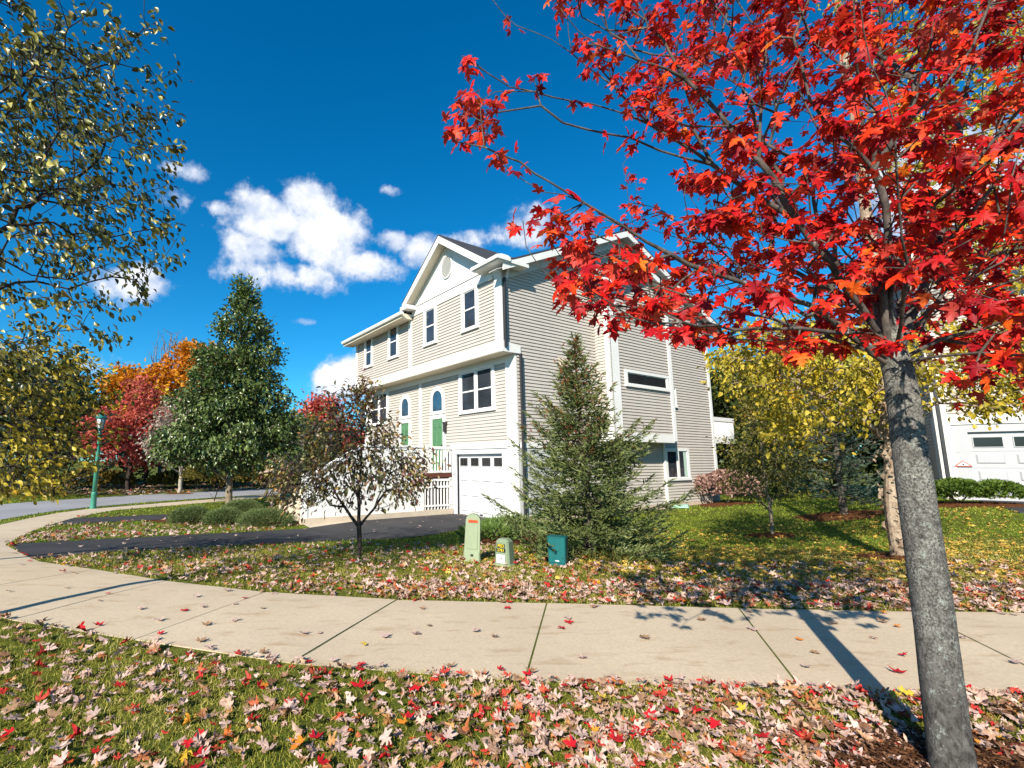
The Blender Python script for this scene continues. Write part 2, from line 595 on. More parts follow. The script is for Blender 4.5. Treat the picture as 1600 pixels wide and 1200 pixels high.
def mst(nodes, parents, pts, bf=.35):
    nodes = [A(p, float) for p in nodes]
    parents = list(parents)
    path = np.zeros(len(nodes))
    for i, p in enumerate(parents):
        if p >= 0:
            path[i] = path[p] + np.linalg.norm(nodes[i] - nodes[p])
    path = list(path)
    pts = A(pts, float)
    n = len(pts)
    best = np.full(n, 1e9)
    bp = np.zeros(n, int)
    for j, q in enumerate(nodes):
        c = np.linalg.norm(pts - q, axis=1) + bf * path[j]
        m = c < best
        best[m] = c[m]
        bp[m] = j
    alive = np.ones(n, bool)
    for _ in range(n):
        k = int(np.argmin(np.where(alive, best, 1e18)))
        alive[k] = False
        j = len(nodes)
        nodes.append(pts[k])
        parents.append(int(bp[k]))
        path.append(path[bp[k]] + np.linalg.norm(pts[k] - nodes[bp[k]]))
        c = np.linalg.norm(pts - pts[k], axis=1) + bf * path[j]
        m = alive & (c < best)
        best[m] = c[m]
        bp[m] = j
    return A(nodes), A(parents)


def radii(nodes, parents, r_root, tip=.004, e=2.3):
    n = len(nodes)
    acc = np.zeros(n)
    r = np.zeros(n)
    for i in range(n - 1, -1, -1):
        r[i] = acc[i] ** (1 / e) if acc[i] > 0 else tip
        if parents[i] >= 0:
            acc[parents[i]] += r[i] ** e
    k = (r_root - tip) / max(r[0] - tip, 1e-6)
    return tip + (r - tip) * k


def curvy(nodes, parents, rs, amp=.06, thresh=.25):
    """split long edges and bow them a little"""
    N0 = [p for p in nodes]
    P0 = list(parents)
    # process in order, inserting midpoints keeps parent<child if rebuilt
    new, npar, mp = [], [], {}
    for i in range(len(N0)):
        p = P0[i]
        if p < 0:
            mp[i] = len(new)
            new.append(N0[i]); npar.append(-1)
            continue
        a = N0[p]
        L = np.linalg.norm(N0[i] - a)
        k = min(5, int(L / thresh))
        last = mp[p]
        off = rs.normal(0, 1, 3) * amp * L
        for q in range(1, k + 1):
            t = q / (k + 1)
            new.append(a + (N0[i] - a) * t + off * 4 * t * (1 - t) * .5 + rs.normal(0, .012, 3) * L)
            npar.append(last)
            last = len(new) - 1
        mp[i] = len(new)
        new.append(N0[i]); npar.append(last)
    return A(new), A(npar)


def tubes(nodes, parents, r, sides=6):
    idx = np.where(parents >= 0)[0]
    a = nodes[parents[idx]]
    b = nodes[idx]
    ra = r[parents[idx]]
    rb = r[idx]
    # a side shoot starts no thicker than about its own end
    ra = np.minimum(ra, rb * 1.35 + .002)
    d = unit(b - a)
    h = np.where(np.abs(d[:, 2:3]) > .9, A([[1., 0, 0]]), A([[0, 0, 1.]]))
    u = unit(np.cross(d, h))
    w = np.cross(d, u)
    th = np.linspace(0, 2 * PI, sides, endpoint=False)
    ring = u[:, None] * np.cos(th)[None, :, None] + w[:, None] * np.sin(th)[None, :, None]
    a2 = a - d * (ra * .25)[:, None]
    b2 = b + d * (rb * .25)[:, None]
    V = np.concatenate([a2[:, None] + ring * ra[:, None, None], b2[:, None] + ring * rb[:, None, None]], 1)
    k = np.arange(sides)
    q = np.stack([k, (k + 1) % sides, sides + (k + 1) % sides, sides + k], 1)
    F = q[None] + (np.arange(len(idx)) * 2 * sides)[:, None, None]
    return V.reshape(-1, 3), F.reshape(-1, 4)


def stem(path, rad, sides=20, rs=None, wob=.03, sub=6):
    """one continuous tapering trunk through the given points"""
    path = A(path, float)
    rad = A(rad, float)
    t = np.arange(len(path))
    tt = np.linspace(0, len(path) - 1, (len(path) - 1) * sub + 1)
    P = np.stack([np.interp(tt, t, path[:, k]) for k in range(3)], 1)
    for _ in range(sub // 2):
        P[1:-1] = (P[:-2] + 2 * P[1:-1] + P[2:]) / 4
    r = np.interp(tt, t, rad)
    d = unit(np.gradient(P, axis=0))
    u = unit(np.cross(d, A([[0, 1., .01]])))
    w = np.cross(d, u)
    th = np.linspace(0, 2 * PI, sides, endpoint=False)
    j = np.ones((len(P), sides))
    if rs is not None:
        ph = rs.uniform(0, 6, 4)
        j += wob * (np.sin(3 * th[None] + ph[0] + tt[:, None] * .5) + .6 * np.sin(5 * th[None] + ph[1] - tt[:, None] * .9)) + rs.normal(0, wob * .3, j.shape)
    V = P[:, None] + (u[:, None] * np.cos(th)[None, :, None] + w[:, None] * np.sin(th)[None, :, None]) * (r[:, None] * j)[:, :, None]
    n = len(P)
    i = (np.arange(n - 1)[:, None] * sides + np.arange(sides)[None]).ravel()
    k = (np.arange(n - 1)[:, None] * sides + (np.arange(sides)[None] + 1) % sides).ravel()
    return V.reshape(-1, 3), np.stack([i, k, k + sides, i + sides], 1)


def join(*parts):
    V, F, b = [], [], 0
    for v, f in parts:
        V.append(v)
        F.append(f + b)
        b += len(v)
    return np.concatenate(V), np.concatenate(F)


def ell(rs, n, blobs, shell=.45):
    """points inside a union of ellipsoids (cx,cy,cz,rx,ry,rz,weight)"""
    w = A([b[6] for b in blobs], float)
    k = rs.choice(len(blobs), n, p=w / w.sum())
    B = A(blobs, float)[k]
    d = unit(rs.normal(0, 1, (n, 3)))
    r = rs.uniform(0, 1, n) ** shell
    return B[:, :3] + d * r[:, None] * B[:, 3:6]


def leaf_dirs(rs, n, pos, center, droop=.6, out=.8, upn=.9):
    o = unit(pos - center)
    tip = o * out + rs.normal(0, .6, (n, 3)) + A([0, 0, -droop])
    nrm = rs.normal(0, .65, (n, 3)) + A([0, 0, upn]) + o * .25
    return tip, nrm


def broad(name, label, base, trunk, blobs, npts, nleaf, lsize, ltemp, lmat, bmat, r_root, seed, spread=.25, bf=.35, group=None,
          cat='tree', leader=None, tip=.006, crown_name='crown', droop=.4, sides=6, upn=.8):
    """tapered trunk, branches grown to points through the crown volume, leaves round the twig ends. local coordinates from the base"""
    rs = R(seed)
    root = empty(name, base)
    tag(root, label, cat, group)
    pts = ell(rs, npts, blobs)
    pts = pts[np.argsort(pts[:, 2])]
    nodes = [A(p, float) for p in trunk]
    par = [-1] + list(range(len(trunk) - 1))
    nd, pr = mst(nodes, par, pts, bf)
    nd, pr = curvy(nd, pr, rs)
    r = radii(nd, pr, r_root, tip)
    V, F = tubes(nd, pr, r, sides)
    obj_np('trunk', V, F, bmat, root, True)
    if nleaf:
        thin = np.where(r < np.quantile(r, .8))[0]
        nch = np.bincount(pr[pr >= 0], minlength=len(nd))
        w = np.where(nch[thin] == 0, 3.0, 1.0)
        k = rs.choice(thin, nleaf, p=w / w.sum())
        pos = nd[k] + rs.normal(0, spread, (nleaf, 3)) * A([1, 1, .8])
        ctr = A([0, 0, np.mean([b[2] for b in blobs])])
        tp, nr = leaf_dirs(rs, nleaf, pos, ctr, droop, upn=upn)
        V, F = scatter(*ltemp, pos, tp, nr, lsize * rs.uniform(.65, 1.25, nleaf))
        obj_np(crown_name, V, F, lmat, root)
    return root


def conifer(name, label, base, H, Rb, seed, gmat, bmat, whorl=.16, sprig_len=.11, dens=1.0, tmpl=None, taper=.85, z0=.05, droop=.25, cat='tree',
            lean=(0, 0), bare=0.0, cone_mat=None):
    rs = R(seed)
    root = empty(name, base)
    tag(root, label, cat)
    tmpl = tmpl if tmpl is not None else SPRIG
    tv, tf_ = stem([(0, 0, 0), (lean[0] * .5, lean[1] * .5, H * .5), (lean[0], lean[1], H)], [.025 * H, .014 * H, .004], 10, rs, .04)
    parts = [(tv, tf_)]
    P, T, NR, S = [], [], [], []
    CP, CT, CN = [], [], []
    z = z0 * H
    bn, bpz, br = [], [], []
    while z < H * .985:
        f = z / H
        nb = int(rs.integers(5, 8))
        L0 = Rb * (1 - f) ** taper
        a0 = rs.uniform(0, 6.28)
        for b in range(nb):
            az = a0 + 2 * PI * b / nb + rs.normal(0, .25)
            L = max(L0 * rs.uniform(.62, 1.18), .06)
            o = A([lean[0] * f, lean[1] * f, z + rs.normal(0, whorl * .3)])
            dr = A([math.cos(az), math.sin(az), 0])
            k = 6
            t = np.linspace(0, 1, k)
            rise = .62 * f - droop * (1 - f) * (1 - f)
            pts = o + dr * (t * L)[:, None] + A([0, 0, 1.]) * (L * (rise * t + .32 * t * t * t))[:, None] + rs.normal(0, .012 * L, (k, 3))
            base_i = len(bn)
            for q in range(k):
                bn.append(pts[q]); bpz.append(base_i + q - 1 if q else -1); br.append(max(.003, .010 * L * (1 - .85 * q / k)))
            # side shoots
            ns = max(2, int(L / (sprig_len * .85) * dens))
            side = np.cross(dr, [0, 0, 1.])
            for s_ in range(ns):
                u = (s_ + rs.uniform(.2, .9)) / ns
                if u < .12 + bare:
                    continue
                c = A([np.interp(u, t, pts[:, q]) for q in range(3)])
                for sg in (-1, 1):
                    sl = L * .42 * (1 - u) + sprig_len * .7
                    sd = unit(dr * rs.uniform(.6, 1.0) + side * sg * rs.uniform(.6, 1.0) + A([0, 0, rs.uniform(-.25, .25)]))
                    m_ = max(1, int(sl / (sprig_len * .75) * dens))
                    for e in range(m_):
                        pp = c + sd * sl * (e / m_) + rs.normal(0, sprig_len * .12, 3) + A([0, 0, -.10 * sl * (e / m_) ** 2])
                        P.append(pp)
                        T.append(sd + rs.normal(0, .38, 3) + A([0, 0, .30]))
                        NR.append(rs.normal(0, 1, 3))
                        S.append(sprig_len * rs.uniform(.75, 1.3))
                P.append(c); T.append(dr + rs.normal(0, .35, 3) + A([0, 0, .45])); NR.append(rs.normal(0, 1, 3)); S.append(sprig_len * rs.uniform(.8, 1.4))
                if cone_mat is not None and f > .42 and rs.uniform() < .35 + .9 * (f - .42):
                    for _ in range(2):
                        CP.append(c + rs.normal(0, .05, 3)); CT.append(dr * .5 + rs.normal(0, .5, 3) + A([0, 0, -.1])); CN.append(rs.normal(0, 1, 3))
            P.append(pts[-1]); T.append(dr + A([0, 0, .5])); NR.append(rs.normal(0, 1, 3)); S.append(sprig_len * 1.2)
        z += whorl * (1 - .55 * f) * rs.uniform(.85, 1.15)
    bn, bpz, br = A(bn), A(bpz), A(br)
    parts.append(tubes(bn, bpz, br, 4))
    V, F = join(*parts)
    obj_np('trunk', V, F, bmat, root, True)
    V, F = scatter(*tmpl, A(P), A(T), A(NR), A(S))
    obj_np('crown', V, F, gmat, root)
    if cone_mat is not None and CP:
        n = len(CP)
        V, F = scatter(*SPRIG_S, A(CP), A(CT), A(CN), sprig_len * .95 * rs.uniform(.7, 1.3, n))
        obj_np('seed_cones', V, F, cone_mat, root)
    return root


def mound(name, label, base, blobs, n, size, mat, bmat, seed, tmpl, cat='shrub', group=None, up=.7, stems=14, flat=0.0):
    """a shrub: leaf sprigs over and inside ellipsoid lobes, carried by a few stems"""
    rs = R(seed)
    root = empty(name, base)
    tag(root, label, cat, group)
    B = A(blobs, float)
    k = rs.choice(len(B), n, p=B[:, 6] / B[:, 6].sum())
    d = unit(rs.normal(0, 1, (n, 3)))
    d[:, 2] = np.where(d[:, 2] < -.25, -d[:, 2], d[:, 2])
    rr = (1 - .35 * rs.uniform(0, 1, n) ** 2) * (1 + .05 * np.sin(7 * d[:, 0] + k) + .05 * np.sin(9 * d[:, 1]) + rs.normal(0, .03, n))
    pos = B[k, :3] + d * rr[:, None] * B[k, 3:6]
    keep = pos[:, 2] > .02
    pos, d = pos[keep], d[keep]
    n = len(pos)
    tip = d + rs.normal(0, .45, (n, 3)) + A([0, 0, up])
    V, F = scatter(*tmpl, pos, tip, d + rs.normal(0, .7, (n, 3)), size * rs.uniform(.7, 1.3, n))
    obj_np('foliage', V, F, mat, root)
    pts = pos[rs.choice(n, min(n, stems * 4), replace=False)] * .93
    nd, pr = mst([A([0, 0, -.02]), A([0, 0, .06])], [-1, 0], pts, .3)
    V, F = tubes(nd, pr, radii(nd, pr, .025, .004), 4)
    obj_np('stem', V, F, bmat, root)
    return root

# ------------------------------------------------------------------ house kit
HX, HY, HZ = 3.1596, 14.7299, CAMH - 1.87587
HROT = math.atan2(-.84437779, .53574822)


def htf(u, v, z):
    return (-u, v, z)


def facef(kind, p0):
    if kind == 'front':
        return lambda s, z, o: (s, p0 - o, z)
    if kind == 'side':
        return lambda s, z, o: (p0 - o, s, z)


def span(poly, z):
    """horizontal extent of a convex outline at height z"""
    xs = []
    n = len(poly)
    for i in range(n):
        (s0, a), (s1, b) = poly[i], poly[(i + 1) % n]
        if abs(a - b) < 1e-9:
            if abs(a - z) < 1e-6: xs += [s0, s1]
        elif min(a, b) - 1e-9 <= z <= max(a, b) + 1e-9:
            xs.append(s0 + (s1 - s0) * (z - a) / (b - a))
    return (min(xs), max(xs)) if xs else None


def siding(mb, fc, poly, lap=.112, lip=.032):
    z0 = min(p[1] for p in poly)
    z1 = max(p[1] for p in poly)
    z = z0
    while z < z1 - .004:
        zt = min(z + lap, z1)
        a = span(poly, z + 1e-5)
        b = span(poly, zt - 1e-5)
        if a and b:
            mb.add([fc(a[0], z, 0), fc(a[1], z, 0), fc(a[1], z, lip), fc(a[0], z, lip), fc(b[1], zt, .003), fc(b[0], zt, .003)],
                   [(0, 1, 2, 3), (3, 2, 4, 5)])
        z = zt


def fbox(mb, fc, s0, s1, z0, z1, o0, o1):
    c = [fc(s, z, o) for o in (o0, o1) for (s, z) in ((s0, z0), (s1, z0), (s1, z1), (s0, z1))]
    mb.add(c, [(0, 3, 2, 1), (4, 5, 6, 7), (0, 1, 5, 4), (1, 2, 6, 5), (2, 3, 7, 6), (3, 0, 4, 7)])


class House:
    def __init__(s, root, tf=None):
        s.root, s.tf = root, tf

    def mb(s):
        return MB(s.tf)

    def part(s, name, mat, fn, parent=None):
        m = s.mb()
        fn(m)
        return m.build(name, mat, parent or s.root)

    def window(s, fc, s0, s1, z0, z1, trim=.14, top=.12, sash='hung', mull=None, label=None, glass=None):
        """glass s0..s1 x z0..z1 set between proud trim boards"""
        m = s.mb()
        fbox(m, fc, s0 - trim, s0, z0, z1, 0, .075)
        fbox(m, fc, s1, s1 + trim, z0, z1, 0, .075)
        fbox(m, fc, s0 - trim, s1 + trim, z1, z1 + top, 0, .079)
        fbox(m, fc, s0 - trim - .02, s1 + trim + .02, z0 - .10, z0, 0, .10)
        fr = m.build('window', WHITE, s.root)
        if label: fr['label'] = label
        b = s.mb()
        cuts = [s0, s1] if mull is None else [s0, mull - .06, mull + .06, s1]
        if mull is not None:
            fbox(b, fc, mull - .06, mull + .06, z0, z1, .024, .068)
        g = s.mb()
        for i in range(0, len(cuts), 2):
            a, c = cuts[i], cuts[i + 1]
            zm = (z0 + z1) / 2
            if sash == 'hung':
                fbox(b, fc, a, c, zm - .025, zm + .025, .026, .056)
            w = .035
            fbox(b, fc, a, a + w, z0, z1, .025, .050)
            fbox(b, fc, c - w, c, z0, z1, .025, .050)
            fbox(b, fc, a + w, c - w, z0, z0 + w, .0255, .0495)
            fbox(b, fc, a + w, c - w, z1 - w, z1, .0255, .0495)
            fbox(g, fc, a + .01, c - .01, z0 + .01, z1 - .01, .0, .036)
        b.build('sash', WHITE, fr)
        g.build('pane', glass or GLASS, fr)
        return fr

    def garage_door(s, fc, s0, s1, z0, z1, cols, wz, rows, o=-.08, skin=None):
        skin = skin or WHITE2
        m = s.mb()
        fbox(m, fc, s0, s1, z0, z1, o - .04, o)
        dr = m.build('garage_door', skin, s.root)
        p = s.mb()
        g = s.mb()
        cw = (s1 - s0) / cols
        zb = z0
        rh = (wz[0] - .12 - z0) / rows
        for c in range(cols):
            a, b = s0 + cw * c + cw * .14, s0 + cw * (c + 1) - cw * .14
            for r in range(rows):
                za, zc = z0 + rh * r + rh * .22, z0 + rh * (r + 1) - rh * .2
                e = .035
                ring0 = [fc(a, za, o), fc(b, za, o), fc(b, zc, o), fc(a, zc, o)]
                ring1 = [fc(a + e, za + e, o + .03), fc(b - e, za + e, o + .03), fc(b - e, zc - e, o + .03), fc(a + e, zc - e, o + .03)]
                p.frustum(ring0, ring1)
            fr = .02
            for q in ((a - fr, a, wz[0] - fr, wz[1] + fr), (b, b + fr, wz[0] - fr, wz[1] + fr), (a, b, wz[0] - fr, wz[0]), (a, b, wz[1], wz[1] + fr)):
                fbox(p, fc, *q, o + .0005, o + .02)
            fbox(g, fc, a, b, wz[0], wz[1], o + .001, o + .006)
        for r in range(1, rows + 1):
            z = z0 + rh * r
            fbox(p, fc, s0 + .01, s1 - .01, z - .012, z + .004, o + .0005, o + .010)
        p.build('door_panel', skin, dr)
        g.build('door_window', GLASSD, dr)
        h = s.mb()
        mid = (s0 + s1) / 2
        fbox(h, fc, mid - .07, mid + .05, z0 + .05, z0 + .085, o, o + .05)
        h.build('handle', DARKBAR, dr)
        return dr


hroot = empty('townhouse', (HX, HY, HZ), HROT)
tag(hroot, 'three storey beige sided double townhouse with white trim, front gable and green doors', 'house')
H = House(hroot, htf)
FL = facef('front', 0.0)
OV = -.586
FU = facef('front', OV)
SD = facef('side', 0.0)
UL = 10.65
VB = 11.9
RID = (5.77, 10.87)
SL = .43


def roofz(v):
    return RID[1] - SL * abs(v - RID[0])


def f(m):
    siding(m, FL, [(0, 2.46), (UL, 2.46), (UL, 5.28), (0, 5.28)])
    siding(m, FL, [(3.5, 1.2), (7.3, 1.2), (7.3, 2.46), (3.5, 2.46)])
H.part('lower_front_wall', SIDING, f)


def f(m):
    siding(m, FU, [(0, 5.6), (UL, 5.6), (UL, 7.84), (0, 7.84)])
H.part('upper_front_wall', SIDING, f)


def f(m):
    siding(m, SD, [(0, 2.46), (VB, 2.46), (VB, 5.374), (0, 5.374)])
    siding(m, SD, [(OV, 5.374), (VB, 5.374), (VB, roofz(VB) - .3), (RID[0], RID[1] - .3), (OV, roofz(OV) - .3)])
    siding(m, SD, [(1.7, .22), (VB, .22), (VB, 2.46), (1.7, 2.46)])
H.part('side_wall', SIDING, f)


def f(m):   # structural core behind the boards
    m.box(.01, UL - .01, .2, VB, -.3, 2.4)
    m.box(.01, UL - .01, .01, VB, 2.4, 5.3)
    m.box(3.5, 7.3, .01, .2, 1.0, 2.4)
    m.box(.01, UL - .01, OV + .01, VB, 5.3, 7.9)
    ring = [(.012, OV + .012, 7.9), (.012, OV + .012, roofz(OV) - .28), (.012, RID[0], RID[1] - .28), (.012, VB, roofz(VB) - .28), (.012, VB, 7.9)]
    m.prism(ring, (UL - .03, 0, 0))
H.part('inner_wall', WHITE2, f)


def f(m):
    m.box(-.03, .0, -.03, VB + .02, -.5, .21)
    m.box(0, 3.4, -.035, .0, -.5, -.01)
H.part('foundation', PINKCONC, f)


def f(m):
    fbox(m, SD, .02, 1.7, -.1, 2.28, 0, .022)
    fbox(m, SD, .06, 1.69, .55, .565, .022, .03)
    fbox(m, SD, .06, 1.69, 1.28, 1.295, .022, .03)
H.part('side_panel', GREYP, f)


def f(m):
    fbox(m, FL, .455, .728, -.03, 2.29, 0, .03)
    fbox(m, FL, 3.158, 3.5, -.03, 2.29, 0, .03)
    fbox(m, FL, .728, 3.158, 2.117, 2.29, 0, .029)
    for a, b, z0, z1 in ((.69, .728, 0, 2.117), (3.158, 3.196, 0, 2.117), (.69, 3.196, 2.117, 2.16)):
        fbox(m, FL, a, b, z0, z1, .03, .05)
    for z in (.42, 1.0, 1.58):   # panel joints and small brackets
        fbox(m, FL, .50, .57, z, z + .02, .03, .04)
        fbox(m, FL, 3.3, 3.48, z, z + .012, .03, .036)
H.part('garage_surround', WHITE2, f)


def f(m):
    fbox(m, FL, 7.3, 7.5, -.03, 2.29, 0, .03)
    fbox(m, FL, 9.95, 10.4, -.03, 2.29, 0, .03)
    fbox(m, FL, 7.5, 9.95, 2.117, 2.29, 0, .029)
H.part('garage_surround', WHITE2, f)

def board(name, *boxes):
    """one white board of the facade, its own part"""
    def f(m):
        for b in boxes:
            if len(b) == 7:
                fbox(m, *b)
            else:
                m.prism(*b)
    return H.part(name, WHITE, f)


board('corner_board', (FL, 0, .46, -.02, 5.26, 0, .06))
board('corner_board', (FL, UL - .25, UL, -.02, 5.26, 0, .06))
board('belt_board', (FL, 0.46, 3.5, 2.29, 2.50, 0, .065))
board('belt_board', (FL, 7.3, UL - .25, 2.29, 2.50, 0, .065))
board('belt_board', (SD, .05, 1.7, 2.28, 2.46, 0, .045))
board('divider_board', (FL, 5.5, 5.66, 1.2, 5.06, 0, .055))
board('frieze_board', (FL, .46, UL - .25, 5.05, 5.28, 0, .05))
board('belt_board', (FU, -.06, UL, 5.285, 5.62, 0, .045), ([(-.058, OV - .046, 5.26), (-.058, .14, 5.26), (-.058, .14, 5.50), (-.058, OV - .046, 5.62)], (.12, 0, 0)))
board('corner_board', (FU, -.065, .27, 5.62, 8.0, 0, .05))
board('corner_board', (FU, UL - .14, UL + .03, 5.62, 7.84, 0, .05))
board('divider_board', (FU, 5.32, 5.54, 5.62, 7.84, 0, .052))
board('cornice', (FU, .27, 5.32, 7.74, 8.07, 0, .048))
board('frieze_board', (FU, 5.54, UL - .14, 7.70, 7.86, 0, .03))
board('corner_board', (SD, VB - .18, VB, .2, roofz(VB) - .35, 0, .05))
board('edge_board', (SD, 1.70, 1.86, .21, 2.46, 0, .04))

H.part('eave_soffit', SOFFIT, lambda m: (m.box(-.05, UL, OV - .03, -.005, 5.265, 5.284)))


def f(m):   # side frieze following the roof
    for v0, v1 in ((OV, RID[0]), (RID[0], VB)):
        m.prism([(-.032, v0, roofz(v0) - .55), (-.032, v1, roofz(v1) - .55), (-.032, v1, roofz(v1) - .2), (-.032, v0, roofz(v0) - .2)], (.03, 0, 0))
H.part('side_frieze', WHITE2, f)


# main roof
ROV = .42
VE0, VE1 = -1.15, VB + .6


def f(m):
    for u0, u1, v0, v1 in ((-ROV, 5.30, OV - .02, RID[0]), (5.30, UL + ROV, VE0, RID[0]), (-ROV, UL + ROV, RID[0], VE1)):
        m.prism([(u0, v0, roofz(v0) - .06), (u0, v1, roofz(v1) - .06), (u0, v1, roofz(v1)), (u0, v0, roofz(v0))], (u1 - u0, 0, 0))
rf = H.part('roof', SHINGLE, f)


def f(m):
    for u, vs_ in ((-ROV + .004, OV - .25), (UL + ROV - .05, VE0 + .02)):
        for v0, v1 in ((vs_, RID[0]), (RID[0], VE1 - .02)):
            m.prism([(u, v0, roofz(v0) - .30), (u, v1, roofz(v1) - .30), (u, v1, roofz(v1) - .062), (u, v0, roofz(v0) - .062)], (.045, 0, 0))
    m.box(-ROV + .06, UL + ROV - .06, VE1 - .05, VE1, roofz(VE1) - .3, roofz(VE1) - .065)
H.part('rake_board', WHITE, f, rf)


def f(m):
    for v0, v1 in ((VE0 + .06, RID[0]), (RID[0], VE1 - .06)):
        m.prism([(-ROV + .05, v0, roofz(v0) - .22), (-ROV + .05, v1, roofz(v1) - .22), (-ROV + .05, v1, roofz(v1) - .20), (-ROV + .05, v0, roofz(v0) - .20)], (ROV - .06, 0, 0))
H.part('rake_soffit', GREYP, f, rf)


def f(m):
    z = roofz(VE0)
    m.box(5.27, UL + ROV - .05, VE0 + .01, OV - .06, z - .27, z - .25)
    m.box(5.27, 5.33, VE0 + .035, OV - .06, z - .249, z - .065)
    m.box(5.27, UL + ROV - .05, VE0 - .0, VE0 + .03, z - .27, z - .065)
H.part('front_soffit', SOFFIT, f, rf)


def gutter(m, u0, u1, v, z):
    ring = [(u0, v, z), (u0, v - .09, z + .01), (u0, v - .12, z + .07), (u0, v - .125, z + .125), (u0, v - .10, z + .125), (u0, v, z + .10)]
    m.prism(ring, (u1 - u0, 0, 0))


def f(m):
    gutter(m, 5.08, UL + ROV - .02, VE0 - .005, roofz(VE0) - .18)
    m.frustum([(UL + ROV - .12, VE0 - .02, 7.92), (UL + ROV - .04, VE0 - .02, 7.92), (UL + ROV - .04, VE0 + .06, 7.92), (UL + ROV - .12, VE0 + .06, 7.92)],
              [(UL + .0, OV - .08, 7.62), (UL + .08, OV - .08, 7.62), (UL + .08, OV - .0, 7.62), (UL + .0, OV - .0, 7.62)])
H.part('gutter', WHITE, f)


# cornice return at the right front corner
def f(m):
    m.box(-.46, .75, -1.10, OV - .051, 7.98, 8.02)
    m.box(-.50, .80, -1.17, OV - .02, 8.02, 8.13)
    m.frustum([(-.50, -1.17, 8.13), (.80, -1.17, 8.13), (.80, OV, 8.13), (-.50, OV, 8.13)],
              [(-.36, -.85, 8.27), (.62, -.85, 8.27), (.62, OV, 8.27), (-.36, OV, 8.27)])
    m.box(-.46, -.07, OV - .02, .22, 8.0, 8.11)
    m.frustum([(-.20, -.45, 8.0), (-.12, -.45, 8.0), (-.12, -.35, 8.0), (-.20, -.35, 8.0)],
              [(-.14, -.50, 7.62), (-.06, -.50, 7.62), (-.06, -.42, 7.62), (-.14, -.42, 7.62)])
H.part('cornice_return', WHITE, f)
H.part('cornice_return', WHITE, lambda m: (m.box(4.95, 5.5, -1.08, OV - .051, 7.96, 8.12)))


def f(m):
    m.box(-.145, -.07, OV + .02, OV + .09, 5.4, 7.64)
    m.box(-.135, -.06, .06, .13, .1, 5.25)
H.part('downspout', DARKBAR, f)

# cross gable over the front
GA, GZ, GL_, GR_ = 2.78, 10.12, 5.42, .14
GV = -1.05


def gz(u):
    return GZ - (GZ - 8.22) * abs(u - GA) / (GL_ - GA)


def f(m):
    for u0, u1 in ((GR_, GA), (GA, GL_)):
        m.prism([(u0, GV, gz(u0)), (u1, GV, gz(u1)), (u1, GV, gz(u1) + .06), (u0, GV, gz(u0) + .06)], (0, 5.2, 0))
gr = H.part('gable_roof', SHINGLE, f)


def f(m):
    for u0, u1 in ((GR_ + .02, GA), (GA, GL_ - .02)):
        m.prism([(u0, GV + .005, gz(u0) - .27), (u1, GV + .005, gz(u1) - .27), (u1, GV + .005, gz(u1) - .002), (u0, GV + .005, gz(u0) - .002)], (0, .04, 0))
H.part('gable_board', WHITE, f, gr)


def f(m):
    for u0, u1 in ((GR_ + .08, GA), (GA, GL_ - .08)):
        m.prism([(u0, GV + .046, gz(u0) - .20), (u1, GV + .046, gz(u1) - .20), (u1, GV + .046, gz(u1) - .18), (u0, GV + .046, gz(u0) - .18)], (0, .42, 0))
H.part('gable_soffit', SOFFIT, f, gr)


def f(m):
    m.prism([(.36, OV - .03, 8.11), (5.2, OV - .03, 8.11), (GA, OV - .03, gz(GA) - .2)], (0, .03, 0))
    m.box(.34, 5.2, OV - .05, OV - .031, 8.11, 8.36)
    for sgn in (1, -1):
        u0 = GA + sgn * 2.3
        m.prism([(u0, OV - .048, gz(u0) - .40), (GA, OV - .048, gz(GA) - .40), (GA, OV - .048, gz(GA) - .2), (u0, OV - .048, gz(u0) - .2)], (0, .017, 0))
gb = H.part('gable_wall', WHITE, f)


def f(m):
    cu, cz, ru, rz = 2.83, 9.03, .37, .45
    n = 28
    o = OV - .031
    outer = [(cu + ru * math.cos(2 * PI * k / n), cz + rz * math.sin(2 * PI * k / n)) for k in range(n)]
    inner = [(cu + (ru - .05) * math.cos(2 * PI * k / n), cz + (rz - .05) * math.sin(2 * PI * k / n)) for k in range(n)]
    for k in range(n):
        a, b, c, d = outer[k], outer[(k + 1) % n], inner[(k + 1) % n], inner[k]
        m.frustum([(p[0], o, p[1]) for p in (a, b, c, d)], [(p[0], o - .05, p[1]) for p in (a, b, c, d)])
    for k in range(-6, 7):
        z = cz + k * .062
        w = (ru - .05) * math.sqrt(max(0, 1 - ((z - cz) / (rz - .05)) ** 2))
        m.prism([(cu - w, o, z - .012), (cu - w, o - .04, z - .035), (cu - w, o - .04, z - .022), (cu - w, o, z + .012)], (2 * w, 0, 0))
H.part('louver_vent', WHITE, f, gb)

# bay on the side wall
BU = -.60
BV0, BV1 = 3.95, 7.75
FB = facef('front', BV0)
SB = facef('side', BU)
BRID = (5.95, 9.25)


def bz(v):
    return BRID[1] - .42 * abs(v - BRID[0])


def f(m):
    siding(m, SB, [(BV0, 2.84), (BV1, 2.84), (BV1, bz(BV1) - .12), (BRID[0], BRID[1] - .12), (BV0, bz(BV0) - .12)])
    siding(m, FB, [(BU, 2.84), (0, 2.84), (0, 8.2), (BU, 8.2)])
    m.box(BU + .005, 0, BV0 + .005, BV1, 2.6, 8.3)
bay = H.part('side_bay', SIDING, f)


